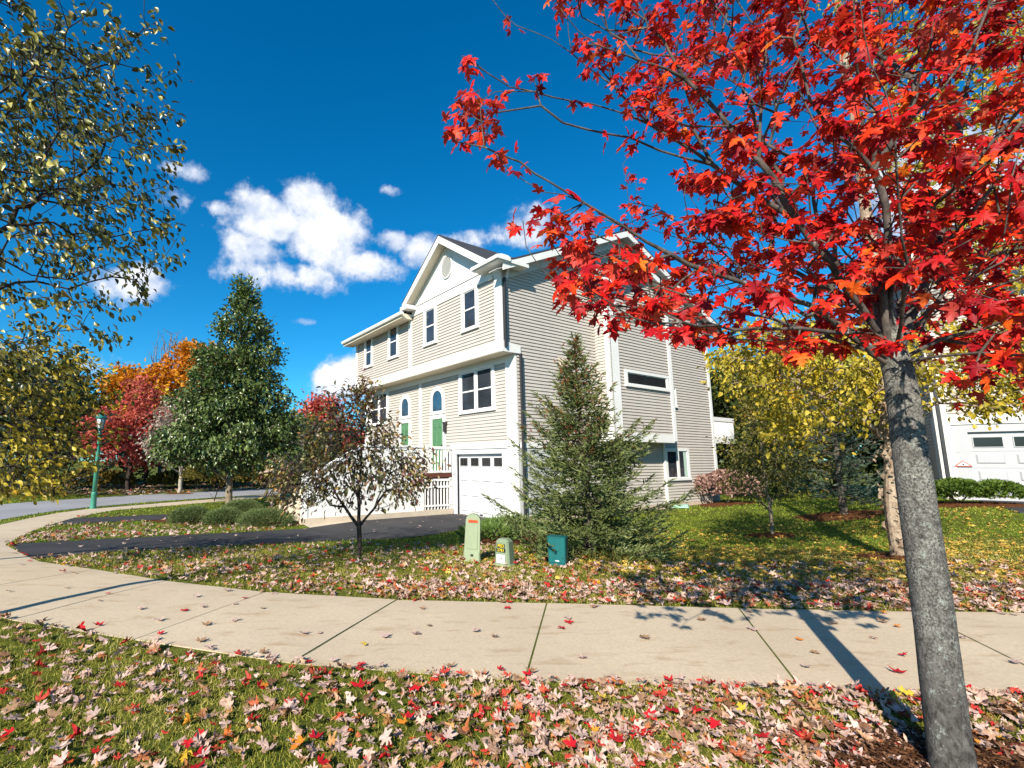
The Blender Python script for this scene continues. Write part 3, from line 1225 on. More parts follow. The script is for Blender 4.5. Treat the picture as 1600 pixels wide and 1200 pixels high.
def f(m):
    fbox(m, SB, BV0 - .06, BV0 + .42, 2.62, bz(BV0) - .05, 0, .06)
    fbox(m, FB, BU - .06, BU + .16, 2.62, 8.2, 0, .06)
    fbox(m, SB, BV1 - .19, BV1, 2.62, bz(BV1) - .1, 0, .06)
    fbox(m, SB, BV0 + .42, BV1 - .19, 2.56, 2.86, 0, .055)
    fbox(m, FB, BU + .16, 0, 2.56, 2.86, 0, .055)
    m.box(BU, 0, BV0, BV1, 2.56, 2.599)
H.part('bay_trim', WHITE, f, bay)


def f(m):
    for v0, v1 in ((BRID[0] - 2.45, BRID[0]), (BRID[0], BRID[0] + 2.45)):
        m.prism([(BU - .36, v0, bz(v0)), (BU - .36, v1, bz(v1)), (BU - .36, v1, bz(v1) + .05), (BU - .36, v0, bz(v0) + .05)], (.95, 0, 0))
br = H.part('bay_roof', SHINGLE, f)


def f(m):
    for v0, v1 in ((BRID[0] - 2.43, BRID[0]), (BRID[0], BRID[0] + 2.43)):
        m.prism([(BU - .355, v0, bz(v0) - .22), (BU - .355, v1, bz(v1) - .22), (BU - .355, v1, bz(v1) - .002), (BU - .355, v0, bz(v0) - .002)], (.04, 0, 0))
        m.prism([(BU - .30, v0 + .04, bz(v0) - .18), (BU - .30, v1, bz(v1) - .18), (BU - .30, v1, bz(v1) - .16), (BU - .30, v0 + .04, bz(v0) - .16)], (.29, 0, 0))
    v0 = BRID[0] - 2.45
    m.box(BU - .36, -.03, v0 - .10, v0 + .02, bz(v0) - .14, bz(v0) + .0)
    m.box(BU - .34, -.06, v0 + .03, BV0 - .065, bz(v0) - .24, bz(v0) - .20)
H.part('bay_gutter', WHITE, f, br)

# windows of the front
H.window(FU, 1.21, 1.85, 6.38, 7.70, .13, .13)
H.window(FU, 3.65, 4.27, 6.38, 7.70, .13, .13)
H.window(FU, 6.52, 7.16, 6.38, 7.70, .13, .13)
H.window(FU, 8.95, 9.53, 6.38, 7.70, .13, .13)
H.window(FL, 1.14, 2.80, 3.64, 5.02, .14, .11, mull=1.98)
H.window(FL, 8.45, 10.0, 3.64, 5.02, .14, .11, mull=9.22)
# side windows
H.window(SB, 4.80, 7.30, 4.62, 5.04, .12, .11, sash='none', glass=GLASSD)
w = H.window(SD, 8.00, 9.50, 1.20, 2.28, .11, .10, sash='none', mull=8.78)
mb = H.mb()
fbox(mb, SD, 9.22, 9.45, 1.25, 2.24, .037, .042)
mb.build('blind', PALEWOOD, w)
# narrow dark side window beside the bay
H.window(SD, 8.62, 8.95, 4.15, 4.85, .03, .03, glass=GLASSD)


def arch(u, w, zb, zs, trim):
    """round headed light over a door"""
    m = H.mb()
    n = 14
    ri, ro = w, w + trim
    ang = [PI * k / n for k in range(n + 1)]
    inn = [(u + w, zb)] + [(u + ri * math.cos(a), zs + ri * 1.12 * math.sin(a)) for a in ang] + [(u - w, zb)]
    out = [(u + w + trim, zb)] + [(u + ro * math.cos(a), zs + ro * 1.12 * math.sin(a)) for a in ang] + [(u - w - trim, zb)]
    for k in range(len(inn) - 1):
        q = (inn[k], inn[k + 1], out[k + 1], out[k])
        m.frustum([FL(p[0], p[1], 0) for p in q], [FL(p[0], p[1], .06) for p in q])
    fbox(m, FL, u - w - trim, u + w + trim, zb - .12, zb, 0, .075)
    fr = m.build('arch_window', WHITE, hroot)
    g = H.mb()
    ring = [(p[0], -.03, p[1]) for p in inn]
    g.prism([(p[0], -.038, p[2]) for p in ring], (0, .02, 0))
    g.build('pane', GLASSB, fr)


for u, w in ((4.35, .33), (6.80, .29)):
    arch(u, w, 3.80, 4.24, .15)


def door(u0, u1, zb, zt):
    m = H.mb()
    fbox(m, FL, u0 - .15, u0, zb, zt + .15, 0, .062)
    fbox(m, FL, u1, u1 + .15, zb, zt + .15, 0, .062)
    fbox(m, FL, u0, u1, zt, zt + .15, 0, .06)
    fr = m.build('door_frame', WHITE, hroot)
    d = H.mb()
    fbox(d, FL, u0, u1, zb, zt, .0, .04)
    dr = d.build('door', GREENDOOR, fr)
    p = H.mb()
    um = (u0 + u1) / 2
    for a, b in ((u0 + .09, um - .04), (um + .04, u1 - .09)):
        for za, zc in ((zb + .2, zb + .85), (zb + 1.0, zb + 1.6), (zb + 1.72, zt - .14)):
            r0 = [FL(a, za, .04), FL(b, za, .04), FL(b, zc, .04), FL(a, zc, .04)]
            e = .03
            r1 = [FL(a + e, za + e, .058), FL(b - e, za + e, .058), FL(b - e, zc - e, .058), FL(a + e, zc - e, .058)]
            p.frustum(r0, r1)
    p.build('door_panel', GREENDOOR, dr)
    k = H.mb()
    fbox(k, FL, u0 + .04, u0 + .09, zb + .92, zb + 1.06, .03, .08)
    k.build('handle', DARKBAR, dr)


door(3.98, 4.70, 1.42, 3.50)
door(6.47, 7.12, 1.42, 3.50)


def f(m):
    fbox(m, FL, 3.72, 3.86, 3.22, 3.36, 0, .05)
    fbox(m, FL, 3.74, 3.84, 2.96, 3.22, .05, .15)
    m.prism([FL(3.73, 3.22, .04), FL(3.85, 3.22, .04), FL(3.79, 3.34, .10)], (0, -.1, 0))
H.part('wall_lantern', DARKBAR, f)
H.garage_door(FL, .728, 3.158, -.0, 2.117, 4, (1.70, 1.98), 3)
H.garage_door(FL, 7.5, 9.95, -.0, 2.117, 4, (1.70, 1.98), 3)
H.part('keypad', WHITE, lambda m: (fbox(m, FL, 3.25, 3.33, 1.42, 1.56, .03, .09)))
H.part('outlet_box', DARKBAR, lambda m: (fbox(m, FL, 3.56, 3.66, .62, .85, .03, .12)))


def f(m):
    fbox(m, SD, 1.93, 2.36, 5.00, 5.36, 0, .05)
    m.prism([SD(1.96, 5.04, .05), SD(1.96, 5.04, .20), SD(1.96, 5.20, .20), SD(1.96, 5.34, .05)], (0, .37, 0))
H.part('dryer_vent', VENTM, f)


def f(m):
    fbox(m, FU, .30, .52, 7.70, 7.86, .05, .12)
H.part('flood_light', WHITE, f)
H.part('flood_light', WHITE, lambda m: (m.box(5.3, 5.5, OV - .15, OV - .055, 7.72, 7.84)))


def f(m):
    for v in (7.84,):
        m.box(-.11, -.03, v - .09, v - .01, .25, 2.55)
        m.frustum([(-.11, v - .09, .25), (-.03, v - .09, .25), (-.03, v - .01, .25), (-.11, v - .01, .25)],
                  [(-.34, v - .05, .03), (-.26, v - .05, .03), (-.26, v + .03, .03), (-.34, v + .03, .03)])
H.part('downspout', WHITE, f)
# rear balcony
def f(m):
    m.box(.02, 2.6, VB, VB + 1.95, 2.66, 2.92)
bal = H.part('balcony', WHITE, f)


def f(m):
    m.box(.0, 2.6, VB + .01, VB + 1.98, 3.66, 3.84)
    for a in range(19):
        v = VB + .08 + a * .10
        m.box(.02, .06, v, v + .045, 2.92, 3.66)
H.part('railing', WHITE, f, bal)
H.part('post', TANWOOD, lambda m: (m.box(.25, .40, VB + .35, VB + .5, -.2, 2.66)), bal)

# entry stairs between the two garages
UW = 3.42


def f(m):
    m.box(UW + .1, 7.2, -3.7, -.04, 1.30, 1.42)
    for k in range(7):
        z = 1.42 - .19 * (k + 1)
        m.box(UW + .1, 7.2, -3.7 - .26 * (k + 1), -3.7 - .26 * k, -.2, z + .02)
st = H.part('entry_stairs', CONCRETE2, f)


def f(m):   # solid side walls of the stair
    for u in (UW,):
        m.prism([(u, -1.28, .17), (u, -1.28, 2.34), (u, -3.7, 2.34), (u, -5.55, 1.30), (u, -5.55, -.1), (u, -3.9, -.1)], (.10, 0, 0))
H.part('stair_wall', WHITE, f, st)


def f(m):
    for u in (UW - .03,):
        m.prism([(u, -1.28, 2.34), (u, -3.7, 2.34), (u, -5.6, 1.29), (u, -5.6, 1.37), (u, -3.7, 2.42), (u, -1.28, 2.42)], (.16, 0, 0))
    m.box(UW - .02, UW + .14, -5.66, -5.5, -.2, 1.5)
H.part('handrail', WHITE, f, st)


def f(m):
    m.box(UW - .07, UW + .13, -5.7, -.06, -.5, .16)
H.part('curb', CONCRETE2, f, st)


def f(m):
    m.box(UW + .0, UW + .09, -1.27, -.08, 2.30, 2.40)
    m.box(UW + .01, UW + .08, -1.27, -.08, 1.46, 1.53)
    for k in range(9):
        v = -1.20 + k * .135
        m.box(UW + .025, UW + .065, v, v + .04, 1.53, 2.30)
H.part('landing_railing', WHITE, f, st)


def f(m):
    m.box(UW - .005, UW + .10, -1.27, -.08, 1.29, 1.44)
H.part('deck_edge', DECKEDGE, f, st)


def f(m):
    m.box(UW, UW + .07, -1.28, -.08, 1.16, 1.24)
    m.box(UW, UW + .07, -1.28, -.08, .92, .99)
    m.box(UW, UW + .07, -1.28, -.08, .27, .33)
    for k in range(9):
        v = -1.24 + k * .138
        m.box(UW + .015, UW + .055, v, v + .045, .17, 1.2)
    m.box(UW, UW + .08, -.16, -.06, .17, 1.28)
H.part('under_stair_screen', WHITE, f, st)
H.part('under_stair_shade', DARKBAR, lambda m: (m.box(UW + .9, 6.8, -3.4, -.05, -.1, 1.28)), st)  # solid dark box painted in for the shade beneath the landing

sp = empty('splash_block', (0, 0, 0))
bpy.data.objects.remove(sp)
mb = MB(htf)
mb.frustum([(-.75, 8.0, .0), (-.30, 7.65, .0), (-.15, 8.0, .0), (-.6, 8.35, .0)], [(-.70, 8.02, .13), (-.34, 7.72, .10), (-.22, 7.98, .10), (-.58, 8.27, .13)])
o = mb.build('splash_block', SPLASH)
o.location = (HX, HY, HZ + .1)
o.rotation_euler = (0, 0, HROT)
tag(o, 'pale green splash block on the grass under the side downspout', 'splash block')

# ------------------------------------------------------------------ neighbouring house
NL = A([.783, -.622])
NN = A([.622, .783])
NB = A([17.19, 14.81]) - NL * .62
NWHITE = paint('neighbor_trim', (.60, .57, .52), .5, .3, .06)
NWHITE2 = paint('neighbor_panel', (.40, .40, .405), .5, .3, .06)
NSIDING = paint('neighbor_siding', (.40, .35, .30), .55, .25, .08, 2.0)
nroot = empty('neighbor_house', (NB[0], NB[1], .27), math.atan2(NL[1], NL[0]))
tag(nroot, 'beige sided house behind the red maple with a white garage door', 'house')
G = House(nroot)
NF = facef('front', 0.0)
NSf = facef('side', 0.0)
NW = 10.5
ND = 10.0


def f(m):
    siding(m, NF, [(0, 2.62), (NW, 2.62), (NW, 8.0), (0, 8.0)])
G.part('front_wall', NSIDING, f)


def f(m):
    siding(m, NSf, [(.62, .1), (ND, .1), (ND, 8.0), (ND / 2, 10.3), (.62, 8.0)])
    siding(m, NSf, [(0, 2.62), (.62, 2.62), (.62, 8.0), (0, 8.0)])
G.part('side_wall', NSIDING, f)


def f(m):
    m.box(.01, NW - .01, .2, ND, -.5, 8.0)
    m.prism([(.012, .2, 8.0), (.012, ND / 2, 10.28), (.012, ND, 8.0)], (NW - .03, 0, 0))
G.part('inner_wall', NWHITE2, f)
G.part('side_panel', GREYP, lambda m: (fbox(m, NSf, .12, .62, -.3, 2.62, 0, .022), fbox(m, NSf, .13, .61, .9, .915, .022, .03), fbox(m, NSf, .13, .61, 1.7, 1.715, .022, .03)))


def f(m):
    fbox(m, NF, 0, .28, -.2, 2.36, -.2, .05)
    m.box(-.05, 0, -.05, .12, -.2, 8.0)
    fbox(m, NF, 0, NW, 2.36, 2.66, -.2, .06)
    fbox(m, NF, .0, .25, 2.66, 8.0, 0, .055)
    fbox(m, NF, 0, NW, 7.75, 8.0, 0, .05)
G.part('trim_board', NWHITE, f)


def f(m):
    fbox(m, NF, .28, .62, -.2, 2.36, -.2, .022)
    fbox(m, NF, 5.5, NW, -.2, 2.36, -.2, .022)
    fbox(m, NF, .62, 5.5, 2.12, 2.36, -.2, .021)
    for z in (.08, 1.5):
        fbox(m, NF, .33, .43, z, z + .02, .022, .03)
G.part('garage_surround', NWHITE2, f)
G.garage_door(NF, .62, 5.5, 0.02, 2.12, 6, (1.66, 1.95), 3, skin=NWHITE2)
G.part('downspout', DARKBAR, lambda m: (m.box(.03, .10, -.14, -.055, -.1, 7.8)))


def f(m):
    for v0, v1 in ((-.5, ND / 2), (ND / 2, ND + .5)):
        z = lambda v: 10.5 - .46 * abs(v - ND / 2)
        m.prism([(-.4, v0, z(v0)), (-.4, v1, z(v1)), (-.4, v1, z(v1) + .08), (-.4, v0, z(v0) + .08)], (NW + .8, 0, 0))
nrf = G.part('roof', SHINGLE, f)


def f(m):
    m.box(-.38, NW + .38, -.55, -.42, 7.84, 8.0)
    m.box(-.38, NW + .38, -.42, 0, 7.86, 7.88)
    for v0, v1 in ((-.48, ND / 2), (ND / 2, ND + .48)):
        z = lambda v: 10.5 - .46 * abs(v - ND / 2)
        m.prism([(-.39, v0, z(v0) - .24), (-.39, v1, z(v1) - .24), (-.39, v1, z(v1) - .002), (-.39, v0, z(v0) - .002)], (.04, 0, 0))
G.part('eave_board', NWHITE, f, nrf)
G.window(NF, 1.6, 2.5, 3.7, 5.1, .13, .12)
G.window(NF, 4.2, 5.1, 3.7, 5.1, .13, .12)
G.window(NF, 1.7, 2.4, 6.2, 7.4, .13, .12)
G.window(NF, 4.2, 4.9, 6.2, 7.4, .13, .12)
# triangular plaque
mb = MB()
mb.prism([(.22, -.075, 1.06), (.62, -.075, 1.06), (.42, -.075, 1.24)], (0, .02, 0))
sg = mb.build('warning_plaque', paint('plaque_red', (.55, .12, .08), .5, .3, .05))
sg.location = nroot.location
sg.rotation_euler = nroot.rotation_euler
tag(sg, 'small white triangle with red border beside the white garage door', 'sign')
mb = MB()
mb.prism([(.29, -.079, 1.085), (.55, -.079, 1.085), (.42, -.079, 1.205)], (0, .003, 0))
mb.build('plaque_face', LABELW, sg)
mb = MB()
mb.prism([(.40, -.082, 1.10), (.44, -.082, 1.10), (.445, -.082, 1.13), (.42, -.082, 1.15), (.395, -.082, 1.13)], (0, .002, 0))
mb.build('plaque_mark', DARKBAR, sg)
# its driveway
p0 = NB + NL * .55
p1 = NB + NL * 6.0
loft('neighbor_driveway', [p0 + NN * .1, p0 - NN * 4, p0 - NN * 9], [p1 + NN * .1, p1 - NN * 4, p1 - NN * 9], ASPHALT, .014, 30, 8)
NDRV = [tuple(p0 + NN * .1), tuple(p0 - NN * 9), tuple(p1 - NN * 9), tuple(p1 + NN * .1)]

# ------------------------------------------------------------------ street lamp
lx, ly = -12.99, 19.42
lp = empty('street_lamp', (lx, ly, float(terr(lx, ly))))
lp.scale = (.76, .76, .94)
tag(lp, 'green street lamp post with a lantern head on the kerb grass', 'street lamp')
HL = 3.95 - .0
mb = MB()
mb.lathe([(.165, -.05), (.165, .05), (.145, .10), (.13, .55), (.14, .58), (.14, .66), (.11, .72)], 16)
mb.build('post_base', LAMPGREEN, lp, True)
mb = MB()
mb.lathe([(.115, .70), (.10, 2.0), (.085, 3.10), (.10, 3.12), (.10, 3.16), (.07, 3.2)], 16)
mb.build('post', LAMPGREEN, lp, True)
mb = MB()
mb.lathe([(.05, 3.18), (.09, 3.24), (.06, 3.30), (.13, 3.36), (.14, 3.40)], 16)
mb.lathe([(.27, 3.86), (.28, 3.90), (.17, 4.02), (.07, 4.09), (.05, 4.14), (.06, 4.17), (.02, 4.24)], 16)
for k in range(6):
    a = k * PI / 3
    c, s = math.cos(a), math.sin(a)
    mb.frustum([(.13 * c - .012 * s, .13 * s + .012 * c, 3.39), (.13 * c + .012 * s, .13 * s - .012 * c, 3.39), (.15 * c + .012 * s, .15 * s - .012 * c, 3.39), (.15 * c - .012 * s, .15 * s + .012 * c, 3.39)],
               [(.22 * c - .012 * s, .22 * s + .012 * c, 3.87), (.22 * c + .012 * s, .22 * s - .012 * c, 3.87), (.245 * c + .012 * s, .245 * s - .012 * c, 3.87), (.245 * c - .012 * s, .245 * s + .012 * c, 3.87)])
ln = mb.build('lantern', LANTERN_G, lp)
mb = MB()
mb.lathe([(.125, 3.40), (.215, 3.86)], 12)
mb.build('lantern_glass', LGLASS, ln, True)

# ------------------------------------------------------------------ utility pedestals
def text(name, body, size, mat, parent, loc, rot, ext=.001):
    cu = bpy.data.curves.new(name, 'FONT')
    cu.body = body
    cu.size = size
    cu.extrude = ext
    cu.align_x = 'CENTER'
    cu.align_y = 'CENTER'
    to = bpy.data.objects.new(name, cu)
    COL.objects.link(to)
    dg = bpy.context.evaluated_depsgraph_get()
    me = bpy.data.meshes.new_from_object(to.evaluated_get(dg))
    COL.objects.unlink(to)
    bpy.data.objects.remove(to)
    me.materials.clear()
    me.materials.append(mat)
    o = link(bpy.data.objects.new(name, me), parent)
    o.location = loc
    o.rotation_euler = rot
    return o


def bevel_body(mb, w0, d0, w1, d1, z0, z1, c=.02):
    def ring(w, d, z):
        return [(-w + c, -d, z), (w - c, -d, z), (w, -d + c, z), (w, d - c, z), (w - c, d, z), (-w + c, d, z), (-w, d - c, z), (-w, -d + c, z)]
    a, b = ring(w0, d0, z0), ring(w1, d1, z1)
    n = 8
    mb.add(a + b, [tuple(range(n - 1, -1, -1)), tuple(range(n, 2 * n))] + [(i, (i + 1) % n, n + (i + 1) % n, n + i) for i in range(n)])


# tall pedestal
x, y = .89, 7.97
p1 = empty('utility_pedestal', (x, y, float(terr(x, y))), .10)
p1.rotation_euler = (0, math.radians(3), -.18)
tag(p1, 'tall pale green utility pedestal with a rounded top and orange label', 'utility pedestal')
mb = MB()
mb.prism([(-.125 + .0, -.09, .14), (.125, -.09, .14), (.115, -.09, .66), (.10, -.09, .70), (.06, -.09, .735), (0, -.09, .745), (-.06, -.09, .735), (-.10, -.09, .70), (-.115, -.09, .66)], (0, .17, 0))
mb.build('housing', PEDGREEN, p1)
mb = MB()
bevel_body(mb, .145, .11, .14, .105, -.05, .05)
bevel_body(mb, .135, .10, .13, .097, .05, .16)
bevel_body(mb, .09, .098, .088, .094, .20, .60, .01)
mb.build('base_cover', PEDGREEN, p1)
mb = MB()
mb.box(-.075, .075, -.103, -.099, .615, .655)
lb = mb.build('label', ORANGE, p1)
mb = MB()
for k in range(4):
    mb.box(-.06 + k * .028, -.045 + k * .028, -.1045, -.103, .627, .645)
mb.build('label_print', DARKBAR, lb)
mb = MB()
mb.box(-.02, .02, -.113, -.10, .09, .12)
mb.build('lock', DARKBAR, p1)
# short pedestal
x, y = 1.34, 7.5
p2 = empty('utility_pedestal', (x, y, float(terr(x, y))), -.62)
tag(p2, 'short olive green utility pedestal with yellow PED lettering and white sticker', 'utility pedestal')
mb = MB()
bevel_body(mb, .125, .12, .105, .10, .03, .355, .025)
bevel_body(mb, .105, .10, .07, .07, .355, .395, .02)
mb.build('housing', PEDGREEN2, p2)
mb = MB()
bevel_body(mb, .15, .145, .145, .14, -.05, .03, .02)
mb.build('base_flange', PEDGREEN, p2)
tilt = math.atan2(.02, .325)
mb = MB()
mb.frustum([(-.075, -.1235, .03 + .02), (.055, -.1235, .05), (.055, -.118, .17), (-.075, -.118, .17)], [(-.075, -.1275, .05), (.055, -.1275, .05), (.055, -.1195, .17), (-.075, -.1195, .17)])
s1 = mb.build('sticker', LABELW, p2)
text('sticker_print', '4', .07, BLACK, s1, (0, -.1265, .115), (PI / 2 - tilt, 0, 0))
mb = MB()
for z0_, z1_, hw in ((.205, .262, .075), (.268, .325, .065)):
    y0_ = -.12 + .02 * (z0_ - .03) / .325
    y1_ = -.12 + .02 * (z1_ - .03) / .325
    mb.frustum([(-hw - .01, y0_ - .0005, z0_), (hw - .01, y0_ - .0005, z0_), (hw - .01, y1_ - .0005, z1_), (-hw - .01, y1_ - .0005, z1_)],
               [(-hw - .01, y0_ - .003, z0_), (hw - .01, y0_ - .003, z0_), (hw - .01, y1_ - .003, z1_), (-hw - .01, y1_ - .003, z1_)])
s2 = mb.build('number_label', BLACK, p2)
text('number_print', 'PED', .062, YELLOW, s2, (-.01, -.1075, .296), (PI / 2 - tilt, 0, 0))
text('number_print', '2781', .058, YELLOW, s2, (-.01, -.1125, .233), (PI / 2 - tilt, 0, 0))
# dark teal pedestal
x, y = 2.14, 7.44
p3 = empty('utility_pedestal', (x, y, float(terr(x, y))), -.50)
tag(p3, 'dark teal box shaped utility pedestal in front of the spruce', 'utility pedestal')
mb = MB()
bevel_body(mb, .125, .11, .135, .11, .06, .42, .015)
bevel_body(mb, .14, .115, .14, .115, .42, .435, .015)
mb.build('housing', TEAL, p3)
mb = MB()
bevel_body(mb, .118, .10, .118, .10, -.05, .06, .015)
mb.build('base', TEAL, p3)
mb = MB()
mb.box(-.02, .035, -.116, -.109, .085, .098)
mb.build('badge', LABELW, p3)
# distant bright box
x, y = -5.6, 20.6
o = empty('utility_box', (x, y, float(terr(x, y))), .3)
tag(o, 'small bright teal utility box far off beside the asphalt drive', 'utility box')
mb = MB()
bevel_body(mb, .20, .16, .19, .15, .12, .52)
mb.build('housing', TEALB, o)
mb = MB()
bevel_body(mb, .17, .13, .17, .13, -.05, .12)
mb.build('base', DARKBAR, o)

# ------------------------------------------------------------------ foliage materials
M_RED = leafmat('red_maple_leaf', [(0, (.12, .004, .010)), (.28, (.34, .006, .010)), (.55, (.60, .012, .008)), (.8, (.78, .05, .008)), (.93, (.80, .20, .015)), (1, (.60, .14, .10))], .24, .5, .2, .3, 1.8, (.70, .17, .11), 45)
M_ELM = leafmat('yellow_green_leaf', [(0, (.022, .026, .006)), (.35, (.075, .075, .012)), (.6, (.20, .185, .025)), (.82, (.44, .39, .09)), (1, (.26, .10, .02))], .2, .35, .6, .2, .9)
M_ELM2 = leafmat('golden_green_leaf', [(0, (.04, .035, .006)), (.35, (.17, .14, .012)), (.6, (.40, .30, .02)), (.85, (.60, .46, .05)), (1, (.55, .22, .02))], .22, .45, .4, .35, .7)
M_BIRCH = leafmat('yellow_birch_leaf', [(0, (.08, .075, .010)), (.25, (.24, .21, .018)), (.5, (.48, .36, .025)), (.75, (.64, .48, .05)), (.9, (.34, .36, .04)), (1, (.42, .20, .03))], .35, .45, .4, .35, .6)
M_PEAR = leafmat('pear_leaf', [(0, (.024, .045, .012)), (.5, (.08, .125, .030)), (.85, (.18, .225, .06)), (1, (.25, .23, .07))], .15, .3, .5, .35, .5)
M_CRAB = leafmat('crabapple_leaf', [(0, (.06, .025, .022)), (.2, (.20, .07, .06)), (.36, (.17, .145, .04)), (.54, (.34, .30, .10)), (.64, (.50, .34, .29)), (.72, (.38, .33, .09)), (.88, (.48, .20, .05)), (1, (.42, .32, .24))], .22, .42, .45, .25, 1.2)
M_CRABTOP = leafmat('crabapple_top_leaf', [(0, (.10, .01, .015)), (.6, (.26, .03, .03)), (1, (.30, .14, .05))], .25)
M_SPRUCE = leafmat('spruce_needle', [(0, (.04, .068, .02)), (.4, (.125, .165, .05)), (.75, (.25, .28, .095)), (1, (.33, .33, .13))], .08, .5, .3, .3, 1.2)
M_CONE = leafmat('rusty_seed_cone', [(0, (.10, .035, .015)), (.6, (.22, .075, .03)), (1, (.30, .13, .05))], .05, .7, .2, .3)
M_BLUESP = leafmat('blue_spruce_needle', [(0, (.03, .055, .035)), (.5, (.085, .125, .08)), (1, (.20, .24, .16))], .08, .5, .3, .3, 1)
M_DARKEV = leafmat('dark_evergreen', [(0, (.010, .022, .014)), (.6, (.022, .045, .026)), (1, (.05, .08, .035))], .08, .5, .3, .3)
M_JUN = leafmat('juniper', [(0, (.07, .11, .03)), (.5, (.16, .21, .07)), (1, (.26, .30, .12))], .1, .55, .2, .3, 1.5)
M_HEDGE = leafmat('hedge_leaf', [(0, (.035, .07, .012)), (.5, (.09, .15, .02)), (1, (.17, .23, .04))], .15, .45, .3, .3, 1.5)
M_ORANGE = leafmat('orange_leaf', [(0, (.40, .10, .008)), (.4, (.62, .22, .012)), (.75, (.74, .34, .02)), (1, (.66, .46, .03))], .35, .5, .3, .55, .25)
M_GOLD = leafmat('gold_leaf', [(0, (.34, .24, .012)), (.5, (.62, .44, .02)), (1, (.70, .30, .02))], .35, .5, .3, .5, .3)
M_REDBG = leafmat('red_background_leaf', [(0, (.36, .03, .03)), (.4, (.58, .09, .07)), (.75, (.66, .19, .12)), (1, (.60, .30, .16))], .35, .5, .3, .5, .5)
M_PINKGREY = leafmat('pale_leaf', [(0, (.14, .12, .06)), (.4, (.34, .27, .20)), (.8, (.50, .38, .33)), (1, (.20, .20, .06))], .3, .5, .3, .4)
M_OLIVE = leafmat('olive_leaf', [(0, (.06, .055, .012)), (.45, (.16, .15, .028)), (.8, (.28, .22, .04)), (1, (.34, .15, .04))], .28, .5, .3, .35, .8)
M_PINKBUSH = leafmat('pink_bush_leaf', [(0, (.12, .06, .04)), (.4, (.36, .20, .16)), (.8, (.50, .33, .26)), (1, (.34, .04, .04))], .25, .5, .3, .3, 2)
M_GROUNDEV = leafmat('ground_evergreen', [(0, (.05, .09, .02)), (.5, (.12, .20, .04)), (1, (.22, .30, .07))], .1, .5, .3, .3, 1.5)
M_BGGREEN = leafmat('background_green', [(0, (.02, .035, .010)), (.5, (.06, .085, .02)), (.8, (.14, .14, .03)), (1, (.30, .22, .03))], .25, .5, .3, .5, .25)
M_BRUSH = leafmat('brush_leaf', [(0, (.06, .06, .012)), (.5, (.20, .17, .03)), (1, (.36, .16, .06))], .25, .5, .3, .5, .4)

m, nt, out = newmat('maple_bark')
v = coords(nt, (1, 1, .55))
n1 = noise(nt, v, 16, 9, .75, .5)
n2 = noise(nt, coords(nt, (1, 1, .8)), 120, 6, .75)
n3 = noise(nt, coords(nt, (1, 1, .45)), 48, 7, .72, .3)
c = mixc(nt, maprange(nt, n1, .35, .66), (.06, .055, .05), (.145, .133, .12))
c = mixc(nt, maprange(nt, n3, .46, .6, 0, .8), c, (.03, .027, .024))
li = N(nt, 'ShaderNodeMath', operation='MULTIPLY')
nt.links.new(maprange(nt, n2, .46, .56), li.inputs[0])
sx = N(nt, 'ShaderNodeSeparateXYZ')
nt.links.new(coords(nt), sx.inputs[0])
band = N(nt, 'ShaderNodeMath', operation='MULTIPLY')
nt.links.new(maprange(nt, sx.outputs['Z'], .35, .75), band.inputs[0])
nt.links.new(maprange(nt, noise(nt, coords(nt), 11, 8, .8), .38, .60), band.inputs[1])
nt.links.new(band.outputs[0], li.inputs[1])
c = mixc(nt, li.outputs[0], c, (.31, .305, .265))
c = mixc(nt, maprange(nt, noise(nt, coords(nt, (1, 1, .7)), 22, 9, .8), .555, .63, 0, .75), c, (.34, .37, .32))
principled(nt, out, c, .92, .12, bump=mixc(nt, .5, n2, n3), bumpd=.012, bumps=1)
B_MAPLE = m
B_LIMB = bark('maple_limb_bark', (.035, .027, .023), (.15, .125, .108), (.30, .275, .24), 14, (1, 1, .5), .004, 16, .60)
B_BIRCH = bark('birch_bark', (.18, .11, .07), (.48, .385, .28), (.10, .06, .045), 8, (1, 1, .6), .02, 7, .58)
B_BROWN = bark('brown_bark', (.06, .045, .035), (.17, .13, .10), None, 12)
B_DARK = bark('dark_bark', (.025, .018, .016), (.08, .06, .05), None, 14)
B_PALE = bark('pale_bark', (.28, .24, .19), (.46, .40, .32), None, 12)
B_TAN = bark('tan_bark', (.16, .12, .08), (.33, .26, .18), None, 14)
B_GREY = bark('grey_twig', (.14, .11, .10), (.28, .23, .21), None, 12)


def gnd(x, y):
    return (x, y, float(terr(x, y)))


# ------------------------------------------------------------------ the red maple by the kerb
mx, my = 2.53, 2.46
mroot = empty('red_maple', gnd(mx, my))
tag(mroot, 'red leaved maple with a grey lichened trunk standing beside the sidewalk in front', 'tree')
rs = R(11)
Bm = A([mx, my, 0.])


def W(px, py, D):
    return at(px, py, D - .10) - Bm


